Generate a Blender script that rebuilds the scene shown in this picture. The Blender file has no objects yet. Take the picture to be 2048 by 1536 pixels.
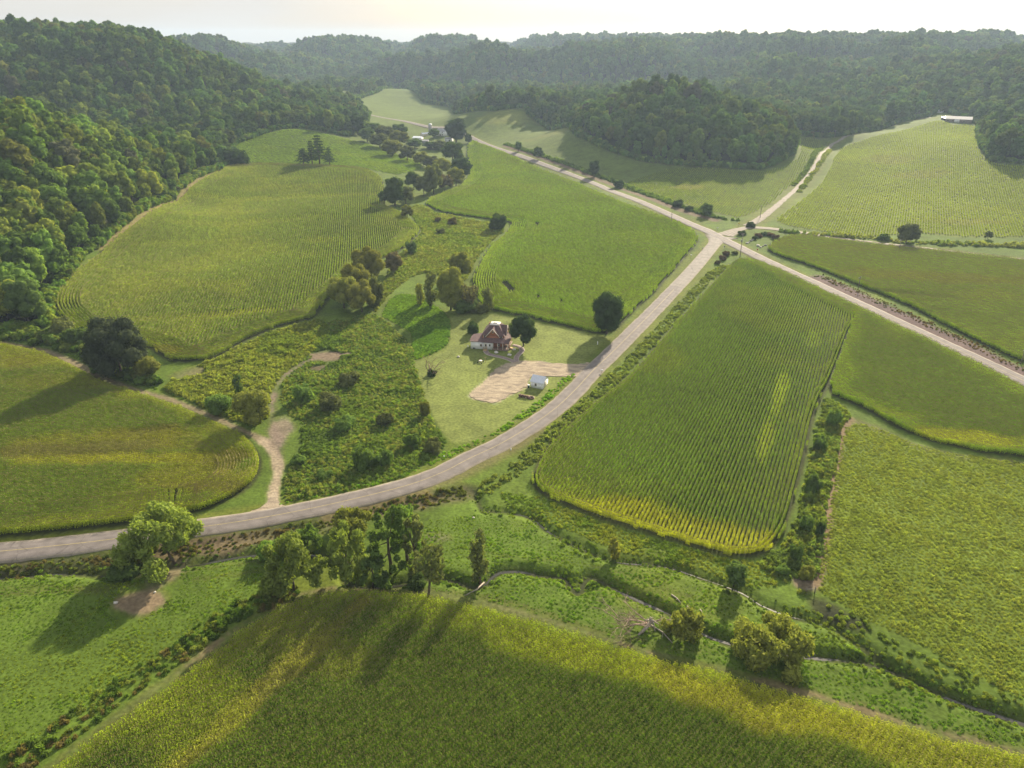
import bpy, math, random
import numpy as np
from math import radians, sin, cos, pi

rng = np.random.default_rng(11)
random.seed(11)
sc = bpy.context.scene
COL = sc.collection

# ------------------------------------------------------------------ camera
F, HY, CAMH = 1435.0, 76.0, 110.0            # focal length (px of a 2048 frame), horizon row, flying height
PITCH = math.atan((768 - HY) / F)
cam_d = bpy.data.cameras.new('camera')
cam_d.sensor_fit = 'HORIZONTAL'
cam_d.sensor_width = 36.0
cam_d.lens = 36.0 * F / 2048
cam_d.clip_start = 1.0
cam_d.clip_end = 20000
cam = bpy.data.objects.new('camera', cam_d)
COL.objects.link(cam)
cam.location = (0, 0, CAMH)
cam.rotation_euler = (pi / 2 - PITCH, 0, 0)
sc.camera = cam

# ------------------------------------------------------------------ sky, sun, exposure
SUN_AZ = radians(24)        # clockwise from +Y
SUN_EL = radians(25)
world = bpy.data.worlds.new('World')
sc.world = world
world.use_nodes = True
wt = world.node_tree
wt.nodes.clear()
w_out = wt.nodes.new('ShaderNodeOutputWorld')
w_bg = wt.nodes.new('ShaderNodeBackground')
w_sky = wt.nodes.new('ShaderNodeTexSky')
w_sky.sky_type = 'NISHITA'
w_sky.sun_disc = False
w_sky.sun_elevation = SUN_EL
w_sky.sun_rotation = SUN_AZ
w_sky.air_density = 1.0
w_sky.dust_density = 3.0
w_sky.ozone_density = 1.0
w_mix = wt.nodes.new('ShaderNodeMix'); w_mix.data_type = 'RGBA'
w_tc = wt.nodes.new('ShaderNodeTexCoord')
w_map = wt.nodes.new('ShaderNodeMapping'); w_map.inputs['Scale'].default_value = (1.2, 1.2, 7)
w_n = wt.nodes.new('ShaderNodeTexNoise'); w_n.inputs['Scale'].default_value = 2.2; w_n.inputs['Detail'].default_value = 6
w_r = wt.nodes.new('ShaderNodeMapRange')
w_r.inputs['From Min'].default_value = 0.3; w_r.inputs['From Max'].default_value = 0.7
w_r.inputs['To Min'].default_value = 0.5; w_r.inputs['To Max'].default_value = 0.95
wt.links.new(w_tc.outputs['Generated'], w_map.inputs['Vector'])
wt.links.new(w_map.outputs['Vector'], w_n.inputs['Vector'])
wt.links.new(w_n.outputs['Fac'], w_r.inputs['Value'])
wt.links.new(w_r.outputs['Result'], w_mix.inputs['Factor'])
wt.links.new(w_sky.outputs['Color'], w_mix.inputs['A'])
w_mix.inputs['B'].default_value = (4.7, 4.6, 4.4, 1)      # thin high cloud
wt.links.new(w_mix.outputs['Result'], w_bg.inputs['Color'])
w_bg.inputs['Strength'].default_value = 0.082
wt.links.new(w_bg.outputs['Background'], w_out.inputs['Surface'])

sun_d = bpy.data.lights.new('sun', 'SUN')
sun_d.energy = 5.0
sun_d.angle = radians(0.9)
sun_d.color = (1.0, 0.86, 0.65)
sun = bpy.data.objects.new('sun', sun_d)
COL.objects.link(sun)
sun.location = (200, 400, 300)
sun.rotation_euler = (pi / 2 - SUN_EL, 0, pi - SUN_AZ)

sc.view_settings.view_transform = 'Standard'
sc.view_settings.look = 'None'
sc.view_settings.gamma = 1
sc.view_settings.use_curve_mapping = False
sc.view_settings.exposure = 1.1
sc.cycles.max_bounces = 5
sc.cycles.diffuse_bounces = 2
sc.cycles.glossy_bounces = 2
sc.cycles.transmission_bounces = 3
sc.cycles.volume_bounces = 0
sc.cycles.transparent_max_bounces = 8
sc.cycles.use_denoising = True
sc.cycles.denoiser = 'OPENIMAGEDENOISE'
sc.cycles.denoising_input_passes = 'RGB_ALBEDO_NORMAL'
sc.cycles.denoising_prefilter = 'ACCURATE'
sc.cycles.use_adaptive_sampling = False
sc.cycles.adaptive_threshold = 0.01

# ------------------------------------------------------------------ maths helpers
SP, CP = sin(PITCH), cos(PITCH)

def rays(px):
    px = np.atleast_2d(np.asarray(px, float))
    u = (px[:, 0] - 1024) / F
    v = (768 - px[:, 1]) / F
    return np.stack([u, CP + v * SP, -SP + v * CP], 1)

def flat(px, z=0.0):                         # picture point -> world point at height z
    d = rays(px)
    t = (z - CAMH) / d[:, 2]
    return d * t[:, None] + np.array([0, 0, CAMH])

def vp_dir(vx):                              # heading of ground lines that run to this point of the horizon
    d = rays([(vx, HY)])[0][:2]
    return d / np.hypot(*d)

def catmull(P, n=6, closed=False):
    P = np.asarray(P, float)
    N = len(P)
    out = []
    rng_ = range(N if closed else N - 1)
    for i in rng_:
        if closed:
            p0, p1, p2, p3 = P[i - 1], P[i], P[(i + 1) % N], P[(i + 2) % N]
        else:
            p0, p1, p2, p3 = P[max(i - 1, 0)], P[i], P[i + 1], P[min(i + 2, N - 1)]
        for k in range(n):
            t = k / n
            out.append(0.5 * ((2 * p1) + (-p0 + p2) * t + (2 * p0 - 5 * p1 + 4 * p2 - p3) * t * t + (-p0 + 3 * p1 - 3 * p2 + p3) * t ** 3))
    if not closed:
        out.append(P[-1])
    return np.array(out)

def inside(x, y, poly):
    x = np.asarray(x); y = np.asarray(y)
    r = np.zeros(x.shape, bool)
    n = len(poly)
    j = n - 1
    for i in range(n):
        xi, yi = poly[i][0], poly[i][1]
        xj, yj = poly[j][0], poly[j][1]
        if yi != yj:
            c = (yi > y) != (yj > y)
            r ^= c & (x < (xj - xi) * (y - yi) / (yj - yi) + xi)
        j = i
    return r

def seg_dist(x, y, line, closed=False):
    d = np.full(x.shape, 1e9)
    P = np.asarray(line)[:, :2]
    n = len(P)
    for i in range(n if closed else n - 1):
        a = P[i]; b = P[(i + 1) % n]
        ab = b - a
        L2 = ab @ ab + 1e-9
        t = np.clip(((x - a[0]) * ab[0] + (y - a[1]) * ab[1]) / L2, 0, 1)
        dd = (x - a[0] - t * ab[0]) ** 2 + (y - a[1] - t * ab[1]) ** 2
        d = np.minimum(d, dd)
    return np.sqrt(d)

def sdist(x, y, poly):                       # >0 inside
    x = np.asarray(x, float); y = np.asarray(y, float)
    d = seg_dist(x, y, poly, True)
    return np.where(inside(x, y, poly), d, -d)

_perm = np.random.default_rng(5).random(65536)

def vnoise(x, y, s, seed=0):
    x = np.asarray(x) / s + seed * 17.31; y = np.asarray(y) / s + seed * 5.77
    xi = np.floor(x).astype(np.int64); yi = np.floor(y).astype(np.int64)
    fx = x - xi; fy = y - yi
    fx = fx * fx * (3 - 2 * fx); fy = fy * fy * (3 - 2 * fy)
    def h(a, b):
        return _perm[(a * 7919 + b * 104729 + seed * 1013) & 65535]
    return (h(xi, yi) * (1 - fx) + h(xi + 1, yi) * fx) * (1 - fy) + (h(xi, yi + 1) * (1 - fx) + h(xi + 1, yi + 1) * fx) * fy

def fbm(x, y, s, seed=0, o=4):
    v = 0; a = 0.5; t = 0
    for k in range(o):
        v = v + a * vnoise(x, y, s / 2 ** k, seed + k * 3); t += a; a *= 0.5
    return v / t

def sstep(a, b, x):
    t = np.clip((x - a) / (b - a), 0, 1)
    return t * t * (3 - 2 * t)

# ------------------------------------------------------------------ terrain height
CTRL = []
def low(*pts):
    for px, py, z in pts:
        CTRL.append(flat([(px, py)], z)[0])
def ridge(*pts, tree=15):
    for px, py, D in pts:
        d = rays([(px, py)])[0]
        t = D / d[1]
        CTRL.append(np.array([d[0] * t, D, CAMH + d[2] * t - tree]))
low((0, 1536, 0), (1024, 1536, 0), (2048, 1536, 0), (0, 1250, 0), (0, 1090, 0), (2048, 1100, 0), (1024, 1000, 0), (600, 800, 0), (1400, 800, 0),
    (2048, 800, 0), (1000, 650, 0), (1450, 480, 1), (1000, 450, 0), (800, 420, 1), (1250, 400, 1), (0, 800, 0), (300, 900, 0), (0, 668, 2), (110, 622, 2.5),
    (210, 500, 6), (330, 395, 9), (445, 338, 10), (600, 420, 3.5), (400, 560, 3), (700, 345, 5), (588, 259, 22), (480, 298, 14), (690, 290, 9),
    (740, 230, 10), (860, 255, 8), (800, 175, 24), (650, 190, 24), (930, 275, 6), (1050, 218, 18), (1120, 254, 12), (1300, 322, 8), (1590, 290, 12),
    (1500, 338, 8), (1690, 272, 18), (1890, 243, 28), (1962, 290, 24), (2048, 330, 18), (1800, 350, 9), (2048, 475, 3), (1800, 480, 2), (1560, 400, 3),
    (1150, 480, 0), (1700, 650, 0), (1600, 1000, 0), (300, 1150, 0), (1700, 1300, -0.3))
ridge((-200, 150, 480), (0, 195, 470), (100, 218, 510), (250, 258, 570), (370, 288, 620))
ridge((-150, 60, 900), (0, 57, 900), (150, 52, 920), (250, 60, 940), (320, 84, 950), (400, 128, 950), (500, 168, 950), (600, 204, 950), (690, 226, 930))
ridge((420, 69, 2300), (480, 62, 2150), (560, 67, 2200), (650, 72, 2300), (760, 73, 2300), (860, 72, 1950), (930, 66, 1850), (1000, 65, 1800),
      (1080, 72, 1900), (1200, 70, 1950), (1300, 68, 1850), (1380, 70, 1700))
ridge((1150, 225, 800), (1200, 188, 820), (1300, 140, 815), (1400, 147, 800), (1500, 186, 770), (1562, 236, 735), tree=15)
ridge((1450, 76, 1600), (1520, 74, 1500), (1620, 59, 1480), (1700, 70, 1600), (1780, 72, 2000), (1900, 71, 2100), (1960, 60, 1500), (2048, 54, 1400), (2250, 45, 1350))
ridge((2010, 222, 800), (2060, 180, 860), (2250, 120, 850))
ridge((700, 150, 1650), (900, 140, 1560), (1050, 150, 1450), (1200, 120, 1500), (1480, 150, 1180), (1650, 150, 1150), (1800, 160, 1080))
for w in [(-480, 720, 26), (-340, 740, 14), (-560, 640, 34), (-450, 320, 48), (-420, 200, 40), (-600, 1500, 78), (400, 850, 16), (330, 960, 20), (200, 980, 26), (80, 980, 34), (-20, 960, 34), (430, 960, 20), (-250, -150, 0), (250, -150, 0), (-700, -300, 25),
          (700, -300, 10), (420, 200, 0), (520, 480, 8), (800, 500, 40), (850, 800, 60), (-2500, 1200, 100), (2500, 1200, 100), (0, 3200, 100), (-2600, 3200, 100),
          (2600, 3200, 100), (-3500, -1500, 60), (3500, -1500, 60), (0, -3500, 50), (0, 4800, 98), (-3800, 4000, 98), (3800, 4000, 98)]:
    CTRL.append(np.array(w, float))
CTRL = np.array(CTRL)

def _tps():
    P = CTRL[:, :2] / 1000.0
    n = len(P)
    def k(r2):
        return 0.5 * r2 * np.log(r2 + 1e-12)
    d2 = ((P[:, None] - P[None]) ** 2).sum(-1)
    A = np.zeros((n + 3, n + 3))
    A[:n, :n] = k(d2) + np.eye(n) * 2e-5
    A[:n, n] = 1; A[:n, n + 1:] = P
    A[n, :n] = 1; A[n + 1:, :n] = P.T
    b = np.zeros(n + 3); b[:n] = CTRL[:, 2]
    s = np.linalg.solve(A, b)
    def f(x, y):
        x = np.asarray(x) / 1000.0; y = np.asarray(y) / 1000.0
        v = s[n] + s[n + 1] * x + s[n + 2] * y
        for i in range(n):
            r2 = (x - P[i, 0]) ** 2 + (y - P[i, 1]) ** 2
            v = v + s[i] * k(r2)
        return v
    return f
tps = _tps()

GC = np.array([0.0, -20.0])                  # centre of the terrain's ring mesh
TH = np.concatenate([np.radians(np.linspace(-58, 58, 640)), np.radians(np.linspace(63, 297, 48))])
RR = 32 * np.exp(np.arange(0, 678) * 0.0075)
_TH, _RR = np.meshgrid(TH, RR)
GX = GC[0] + _RR * np.sin(_TH)
GY = GC[1] + _RR * np.cos(_TH)
GZ = tps(GX, GY)
_h = sstep(14, 55, GZ)
_rav = np.abs(fbm(GX, GY, 330, 31, 3) - 0.5) * 2
_far = sstep(1100, 1500, GY)
GZ = GZ - _h * (1 - sstep(0.0, 0.5, _rav)) * (14 + 38 * _far) - _h * _far * 4 + _h * (fbm(GX, GY, 90, 41, 3) - 0.5) * 6
GZ = GZ + (1 - _h) * (fbm(GX, GY, 60, 51, 3) - 0.5) * 0.9
_near = 1 - sstep(350, 600, np.hypot(GX, GY))
GZ = GZ * (1 - _near) + np.maximum(GZ, -0.6) * _near
GZ = np.maximum(GZ, -1.5)

_THP = np.concatenate([TH, [TH[0] + 2 * pi]])
def hgt(x, y):
    x = np.asarray(x, float) - GC[0]; y = np.asarray(y, float) - GC[1]
    r = np.maximum(np.hypot(x, y), RR[0])
    th = np.arctan2(x, y)
    th = np.where(th < TH[0], th + 2 * pi, th)
    ti = np.interp(th, _THP, np.arange(len(_THP)))
    ri = np.clip(np.log(r / 32) / 0.0075, 0, len(RR) - 1.001)
    t0 = np.minimum(np.floor(ti).astype(int), len(TH) - 1); ft = ti - t0
    r0 = np.floor(ri).astype(int); fr = ri - r0
    t1 = (t0 + 1) % len(TH)
    return (GZ[r0, t0] * (1 - ft) + GZ[r0, t1] * ft) * (1 - fr) + (GZ[r0 + 1, t0] * (1 - ft) + GZ[r0 + 1, t1] * ft) * fr

def U(px, sky=1700.0):                       # picture points -> where that line of sight meets the land
    px = np.atleast_2d(np.asarray(px, float))
    d = rays(px)
    lo = np.full(len(px), 60.0); hi = np.full(len(px), np.nan)
    prev = lo.copy()
    for s in 60 * np.exp(np.arange(1, 430) * 0.0095):
        t = s / d[:, 1]
        z = CAMH + d[:, 2] * t
        h = hgt(d[:, 0] * t, d[:, 1] * t)
        hit = (z <= h) & np.isnan(hi)
        hi[hit] = s; lo[hit] = prev[hit]
        prev = np.full(len(px), s)
    miss = np.isnan(hi)
    hi[miss] = sky; lo[miss] = sky
    for _ in range(18):
        m = (lo + hi) / 2
        t = m / d[:, 1]
        up = (CAMH + d[:, 2] * t) > hgt(d[:, 0] * t, d[:, 1] * t)
        lo = np.where(up, m, lo); hi = np.where(up, hi, m)
    t = (lo + hi) / 2 / d[:, 1]
    return np.stack([d[:, 0] * t, d[:, 1] * t], 1)

def near_flat(px):                           # for points below the frame
    return flat(px)[:, :2]

def ppm(p):                                  # picture pixels per metre at a world point
    zc = p[1] * CP + (CAMH - hgt(p[0], p[1])) * SP
    return F / zc

# ------------------------------------------------------------------ the land, traced
def poly(px, closed=True, n=4):
    return catmull(U(px), n, closed)

MAIN_C = catmull(np.vstack([near_flat([(-260, 1128)]), U([(0, 1104), (110, 1093), (223, 1080), (370, 1060), (517, 1038), (660, 1010), (800, 976), (880, 948), (939, 918),
                  (1013, 882), (1100, 826), (1148, 783), (1188, 740), (1238, 692), (1340, 588), (1392, 532), (1434, 482), (1443, 473)])]), 8)
COUNTY_C = catmull(U([(736, 228.5), (800, 241), (864, 255), (940, 274), (1005, 301), (1073, 324), (1141, 349), (1193, 369), (1261, 396), (1329, 425), (1380, 448), (1416, 463),
                      (1450, 481), (1512, 512), (1621, 563), (1724, 611), (1826, 659), (1929, 707), (2048, 763), (2180, 826)]), 8)
GRAVEL_C = catmull(U([(1448, 471), (1485, 457), (1520, 456), (1556, 459.5), (1620, 468), (1690, 479), (1792, 491), (1895, 503), (2048, 520), (2200, 538)]), 6)
TRACK_C = catmull(U([(1495, 452), (1524, 435), (1553, 412), (1594, 376), (1628, 335), (1656, 298), (1680, 280), (1724, 265), (1792, 247), (1862, 235)]), 6)
FTRACK_C = catmull(U([(-60, 668), (0, 684), (85, 700), (154, 728), (205, 755), (273, 780), (342, 800), (410, 827), (461, 850), (500, 868), (530, 885), (550, 910), (556, 940), (549, 985), (543, 1022)]), 6)
PATCH_C = catmull(U([(700, 708), (640, 715), (600, 730), (560, 762), (545, 800), (545, 840), (556, 880), (560, 910)]), 5)

def zz(ox, oy, s, pts):
    return [(ox + x * s, oy + y * s) for x, y in pts]
DRIVE = poly(zz(860, 600, .1953, [(1640, 650), (1500, 664), (1300, 653), (1100, 635), (950, 626), (860, 636), (760, 668), (690, 705), (600, 790), (520, 870), (405, 980),
                                  (440, 1008), (540, 1034), (680, 1052), (760, 1008), (850, 958), (950, 912), (1000, 880), (1010, 830), (1035, 780), (1095, 738), (1180, 715),
                                  (1280, 708), (1400, 716), (1470, 742), (1540, 790)]), n=4)
PATHA_C = catmull(U(zz(920, 630, .078125, [(650, 890), (680, 960), (760, 1010), (900, 1045), (1100, 1090), (1280, 1150), (1400, 1215)])), 5)
PATHB_C = catmull(U(zz(920, 630, .078125, [(1350, 770), (1480, 800), (1570, 850), (1585, 920), (1500, 1010), (1445, 1090), (1450, 1200)])), 5)

z5 = lambda pts: zz(640, 400, 1 / 2.926, pts)
LAWN = poly(z5([(755, 690), (960, 662), (1100, 682), (1250, 712), (1590, 782), (1680, 800), (1740, 815), (1640, 920), (1540, 1010), (1420, 1140), (1200, 1290), (1000, 1390), (800, 1425),
                (745, 1390), (700, 1330), (620, 1180), (600, 1080), (540, 990), (555, 940), (660, 910), (740, 860), (762, 760)]), n=3)
POCKET = poly(z5([(365, 665), (440, 560), (580, 565), (700, 640), (752, 700), (756, 770), (740, 850), (650, 902), (562, 932), (540, 880), (540, 790), (470, 740), (385, 690)]), n=3)

F1 = np.vstack([catmull(U([(120, 1536), (250, 1440), (400, 1335), (480, 1270), (560, 1222), (640, 1196), (720, 1187), (860, 1200), (1000, 1230), (1150, 1273), (1300, 1320),
                           (1450, 1355), (1600, 1398), (1750, 1443), (1900, 1483), (2048, 1518)]), 4), near_flat([(2250, 1570), (2400, 1720), (-300, 1800), (-150, 1700)])])
F2 = poly([(1478, 520), (1520, 535), (1580, 566), (1650, 600), (1710, 632), (1700, 662), (1682, 712), (1660, 768), (1642, 800), (1626, 850), (1611, 920), (1596, 980), (1580, 1040),
           (1560, 1082), (1530, 1110), (1490, 1118), (1440, 1112), (1380, 1095), (1300, 1070), (1200, 1040), (1120, 1008), (1078, 988), (1062, 966), (1066, 942), (1090, 900), (1150, 840),
           (1212, 788), (1268, 742), (1342, 657), (1402, 592), (1448, 542)], n=2)
F3 = np.vstack([U([(1486, 519), (1520, 527), (1560, 543), (1620, 572), (1700, 610), (1850, 681), (1980, 745), (2048, 782), (2200, 850), (2200, 950), (2048, 916), (1960, 906), (1880, 890),
                   (1800, 860), (1725, 817), (1662, 790), (1654, 768), (1677, 712), (1695, 662), (1705, 634), (1646, 603), (1576, 569), (1516, 537)])])
F4 = poly([(1534, 499), (1555, 483), (1590, 474), (1655, 480), (1792, 496), (1920, 510), (2048, 524), (2200, 545), (2200, 800), (2048, 727), (1963, 688), (1861, 637), (1792, 602),
           (1690, 561), (1621, 533), (1567, 516)], n=3)
F5 = poly([(1552, 442), (1566, 428), (1621, 386), (1655, 345), (1680, 298), (1724, 282), (1792, 264), (1861, 244), (1884, 242), (1908, 251), (1958, 254), (1958, 297), (1988, 326), (2048, 332),
           (2200, 340), (2200, 490), (2048, 475), (1929, 474), (1833, 466), (1758, 474), (1690, 468), (1587, 454)], n=2)
F6 = poly([(1240, 372), (1330, 340), (1468, 340), (1530, 342), (1595, 318), (1605, 280), (1640, 282), (1620, 330), (1572, 380), (1548, 403), (1510, 425), (1478, 435), (1420, 424), (1350, 404), (1290, 388)], n=2)
F7 = poly([(945, 281), (1022, 312), (1059, 330), (1121, 356), (1165, 372), (1220, 397), (1262, 414), (1346, 443), (1382, 460), (1398, 480), (1376, 510), (1340, 551), (1310, 586), (1278, 614), (1254, 640),
           (1225, 664), (1187, 666), (1118, 651), (1050, 634), (985, 622), (955, 600), (945, 565), (957, 530), (982, 492), (1014, 468), (1019, 446), (982, 440), (934, 433), (886, 425), (860, 415), (851, 405),
           (872, 393), (919, 373), (941, 345), (934, 308)], n=2)
F8 = poly([(452, 334), (520, 329), (600, 332), (690, 335), (740, 342), (764, 360), (770, 390), (770, 412), (800, 425), (830, 450), (840, 462), (824, 483), (804, 500), (773, 515), (735, 530), (700, 570), (656, 603), (635, 630), (612, 642),
           (557, 655), (499, 680), (440, 710), (405, 722), (342, 724), (300, 700), (240, 690), (180, 680), (148, 662), (113, 628), (109, 600), (130, 568), (178, 527), (230, 480), (290, 434), (376, 379), (440, 345)], n=2)
F9 = poly([(470, 290), (547, 264), (590, 259), (640, 266), (700, 280), (762, 296), (830, 322), (845, 335), (800, 350), (752, 342), (690, 333), (600, 330), (500, 326), (468, 310)], n=2)
F10 = np.vstack([catmull(U([(0, 690), (85, 708), (154, 738), (205, 766), (273, 790), (342, 810), (410, 838), (461, 862), (495, 880), (518, 905), (525, 932), (513, 962), (478, 990), (410, 1023),
                            (349, 1032), (279, 1047), (140, 1064), (0, 1077)]), 3), near_flat([(-200, 1095), (-260, 640)])])
F11 = np.vstack([U([(1690, 856), (1720, 846), (1760, 858), (1830, 888), (1900, 906), (2048, 926), (2200, 950), (2250, 1480), (2100, 1420), (1980, 1365), (1880, 1310), (1800, 1270), (1724, 1236), (1690, 1212), (1640, 1185),
                    (1640, 1140), (1655, 1050), (1672, 950)])])
W1 = poly([(560, 985), (600, 1000), (700, 985), (800, 955), (880, 905), (890, 880), (862, 838), (850, 800), (838, 760), (828, 725), (822, 690), (790, 660), (748, 628), (700, 640), (640, 650),
           (600, 690), (580, 740), (560, 800), (600, 850), (600, 900)], n=2)
W2 = poly([(330, 775), (390, 735), (440, 715), (500, 684), (560, 659), (615, 646), (640, 640), (660, 665), (610, 715), (560, 760), (540, 830), (500, 848), (430, 825), (370, 795)], n=2)
W3 = poly([(760, 610), (800, 570), (850, 545), (930, 560), (945, 530), (975, 490), (1005, 465), (1000, 450), (930, 438), (870, 425), (845, 410), (820, 420), (836, 450), (845, 464), (820, 492), (790, 520), (770, 560), (745, 600), (750, 625)], n=2)
W4L = catmull(U([(1450, 532), (1418, 556), (1380, 595), (1335, 645), (1280, 705), (1232, 752), (1185, 795), (1130, 843), (1075, 900), (1040, 930), (1000, 960), (965, 985)]), 5)
W5 = poly([(1655, 800), (1690, 815), (1700, 838), (1683, 850), (1672, 920), (1655, 1000), (1645, 1080), (1632, 1150), (1605, 1190), (1560, 1160), (1520, 1125), (1565, 1095), (1592, 1040), (1606, 980), (1620, 920), (1634, 855), (1648, 810)], n=2)
W6L = catmull(np.vstack([near_flat([(-60, 1590)]), U([(40, 1525), (180, 1425), (330, 1325), (430, 1250), (520, 1205), (590, 1190)])]), 5)
W7L = catmull(np.vstack([near_flat([(-150, 1150)]), U([(0, 1136), (120, 1125), (230, 1118), (390, 1096), (520, 1072), (640, 1050), (740, 1022), (850, 1000), (930, 985)])]), 5)
CR1 = catmull(np.vstack([near_flat([(-150, 1160)]), U([(0, 1148), (130, 1140), (250, 1150), (300, 1136), (390, 1124), (480, 1108), (560, 1102), (640, 1106), (680, 1125), (700, 1165), (790, 1166), (860, 1152), (905, 1156), (940, 1168), (965, 1166),
                 (985, 1148), (1000, 1139), (1040, 1137), (1090, 1147), (1130, 1152), (1150, 1178), (1160, 1178), (1170, 1157), (1190, 1151), (1230, 1172), (1290, 1200), (1340, 1222), (1400, 1258),
                 (1460, 1280), (1560, 1300), (1640, 1310), (1720, 1318), (1790, 1338), (1900, 1390), (2048, 1440), (2200, 1490)])]), 5)
CR2 = catmull(U([(952, 985), (958, 1005), (968, 1020), (1000, 1020), (1060, 1032), (1100, 1062), (1170, 1098), (1230, 1120), (1330, 1130), (1400, 1152), (1480, 1180), (1520, 1205), (1570, 1226), (1610, 1236), (1660, 1250),
                 (1700, 1275), (1740, 1300), (1780, 1325)]), 5)
EDGE1 = catmull(np.vstack([near_flat([(40, 1590)]), U([(110, 1525), (240, 1428), (385, 1325), (470, 1258), (555, 1208), (640, 1182), (720, 1175), (860, 1186), (1000, 1215), (1150, 1258), (1300, 1305), (1450, 1341), (1600, 1384), (1750, 1428), (1900, 1470), (2048, 1506)])]), 5)
OPEN = np.vstack([near_flat([(-900, 700)]), U([(-90, 690), (0, 668), (60, 660), (100, 648), (103, 600), (165, 513), (275, 428), (365, 372), (440, 338), (458, 324), (466, 290), (500, 277), (547, 261), (590, 255), (640, 261), (690, 272), (726, 262),
          (738, 228), (700, 214), (650, 200), (622, 193), (660, 184), (700, 180), (712, 200), (730, 193), (760, 182), (793, 172), (834, 186), (851, 205), (905, 214), (925, 226), (990, 222), (1053, 215), (1060, 233), (1093, 254), (1141, 255), (1158, 274), (1213, 299), (1278, 319), (1380, 332),
          (1468, 335), (1519, 338), (1545, 330), (1582, 309), (1594, 286), (1590, 266), (1645, 275), (1690, 271), (1792, 247), (1850, 234), (1872, 224), (1895, 222), (1925, 236), (1958, 250), (1964, 295), (1984, 322), (2048, 328), (2250, 336)]),
          [(700, 420), (700, -250), (-500, -250)]])
HOLES = [poly(p, n=2) for p in ([(1002, 569), (1012, 565), (1030, 583), (1018, 586)], [(1070, 448), (1078, 447), (1077, 454), (1071, 453)], [(1119, 603), (1125, 605), (1124, 611), (1119, 608)], [(1072, 593), (1078, 594), (1079, 601), (1075, 600)])]

# streams are cut into the land
_m = (np.hypot(GX, GY) < 330)
for line, w, dep in ((CR1, .8, 1.1), (CR2, .5, 0.7)):
    d = np.full(GX.shape, 1e9)
    d[_m] = seg_dist(GX[_m], GY[_m], line)
    GZ = GZ - dep * (1 - sstep(w, w + 1.8, d))
# ditch beside the main road, gentle bank under the roads
d = np.full(GX.shape, 1e9); d[_m] = seg_dist(GX[_m], GY[_m], W7L)
GZ = GZ - 0.6 * (1 - sstep(1.0, 4.0, d))

# ------------------------------------------------------------------ materials
def new_mat(name):
    m = bpy.data.materials.new(name)
    m.use_nodes = True
    m.node_tree.nodes.clear()
    return m, m.node_tree.nodes, m.node_tree.links

def plain(name, col, rough=0.8, noise=0.0, nscale=3.0, metallic=0.0, spec=0.3, bump=0.0):
    m, N, L = new_mat(name)
    o = N.new('ShaderNodeOutputMaterial'); b = N.new('ShaderNodeBsdfPrincipled')
    b.inputs['Roughness'].default_value = rough
    b.inputs['Metallic'].default_value = metallic
    b.inputs['Specular IOR Level'].default_value = spec
    L.new(b.outputs[0], o.inputs['Surface'])
    if noise > 0:
        tc = N.new('ShaderNodeTexCoord'); n = N.new('ShaderNodeTexNoise'); n.inputs['Scale'].default_value = nscale; n.inputs['Detail'].default_value = 5
        r = N.new('ShaderNodeMapRange'); r.inputs['To Min'].default_value = 1 - noise; r.inputs['To Max'].default_value = 1 + noise
        r.inputs['From Min'].default_value = 0.3; r.inputs['From Max'].default_value = 0.7
        mx = N.new('ShaderNodeVectorMath'); mx.operation = 'SCALE'; mx.inputs[0].default_value = col[:3]
        L.new(tc.outputs['Object'], n.inputs['Vector']); L.new(n.outputs['Fac'], r.inputs['Value']); L.new(r.outputs['Result'], mx.inputs['Scale'])
        L.new(mx.outputs['Vector'], b.inputs['Base Color'])
        if bump > 0:
            bp = N.new('ShaderNodeBump'); bp.inputs['Strength'].default_value = bump; bp.inputs['Distance'].default_value = 0.1
            L.new(n.outputs['Fac'], bp.inputs['Height']); L.new(bp.outputs['Normal'], b.inputs['Normal'])
    else:
        b.inputs['Base Color'].default_value = (*col[:3], 1)
    return m

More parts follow.
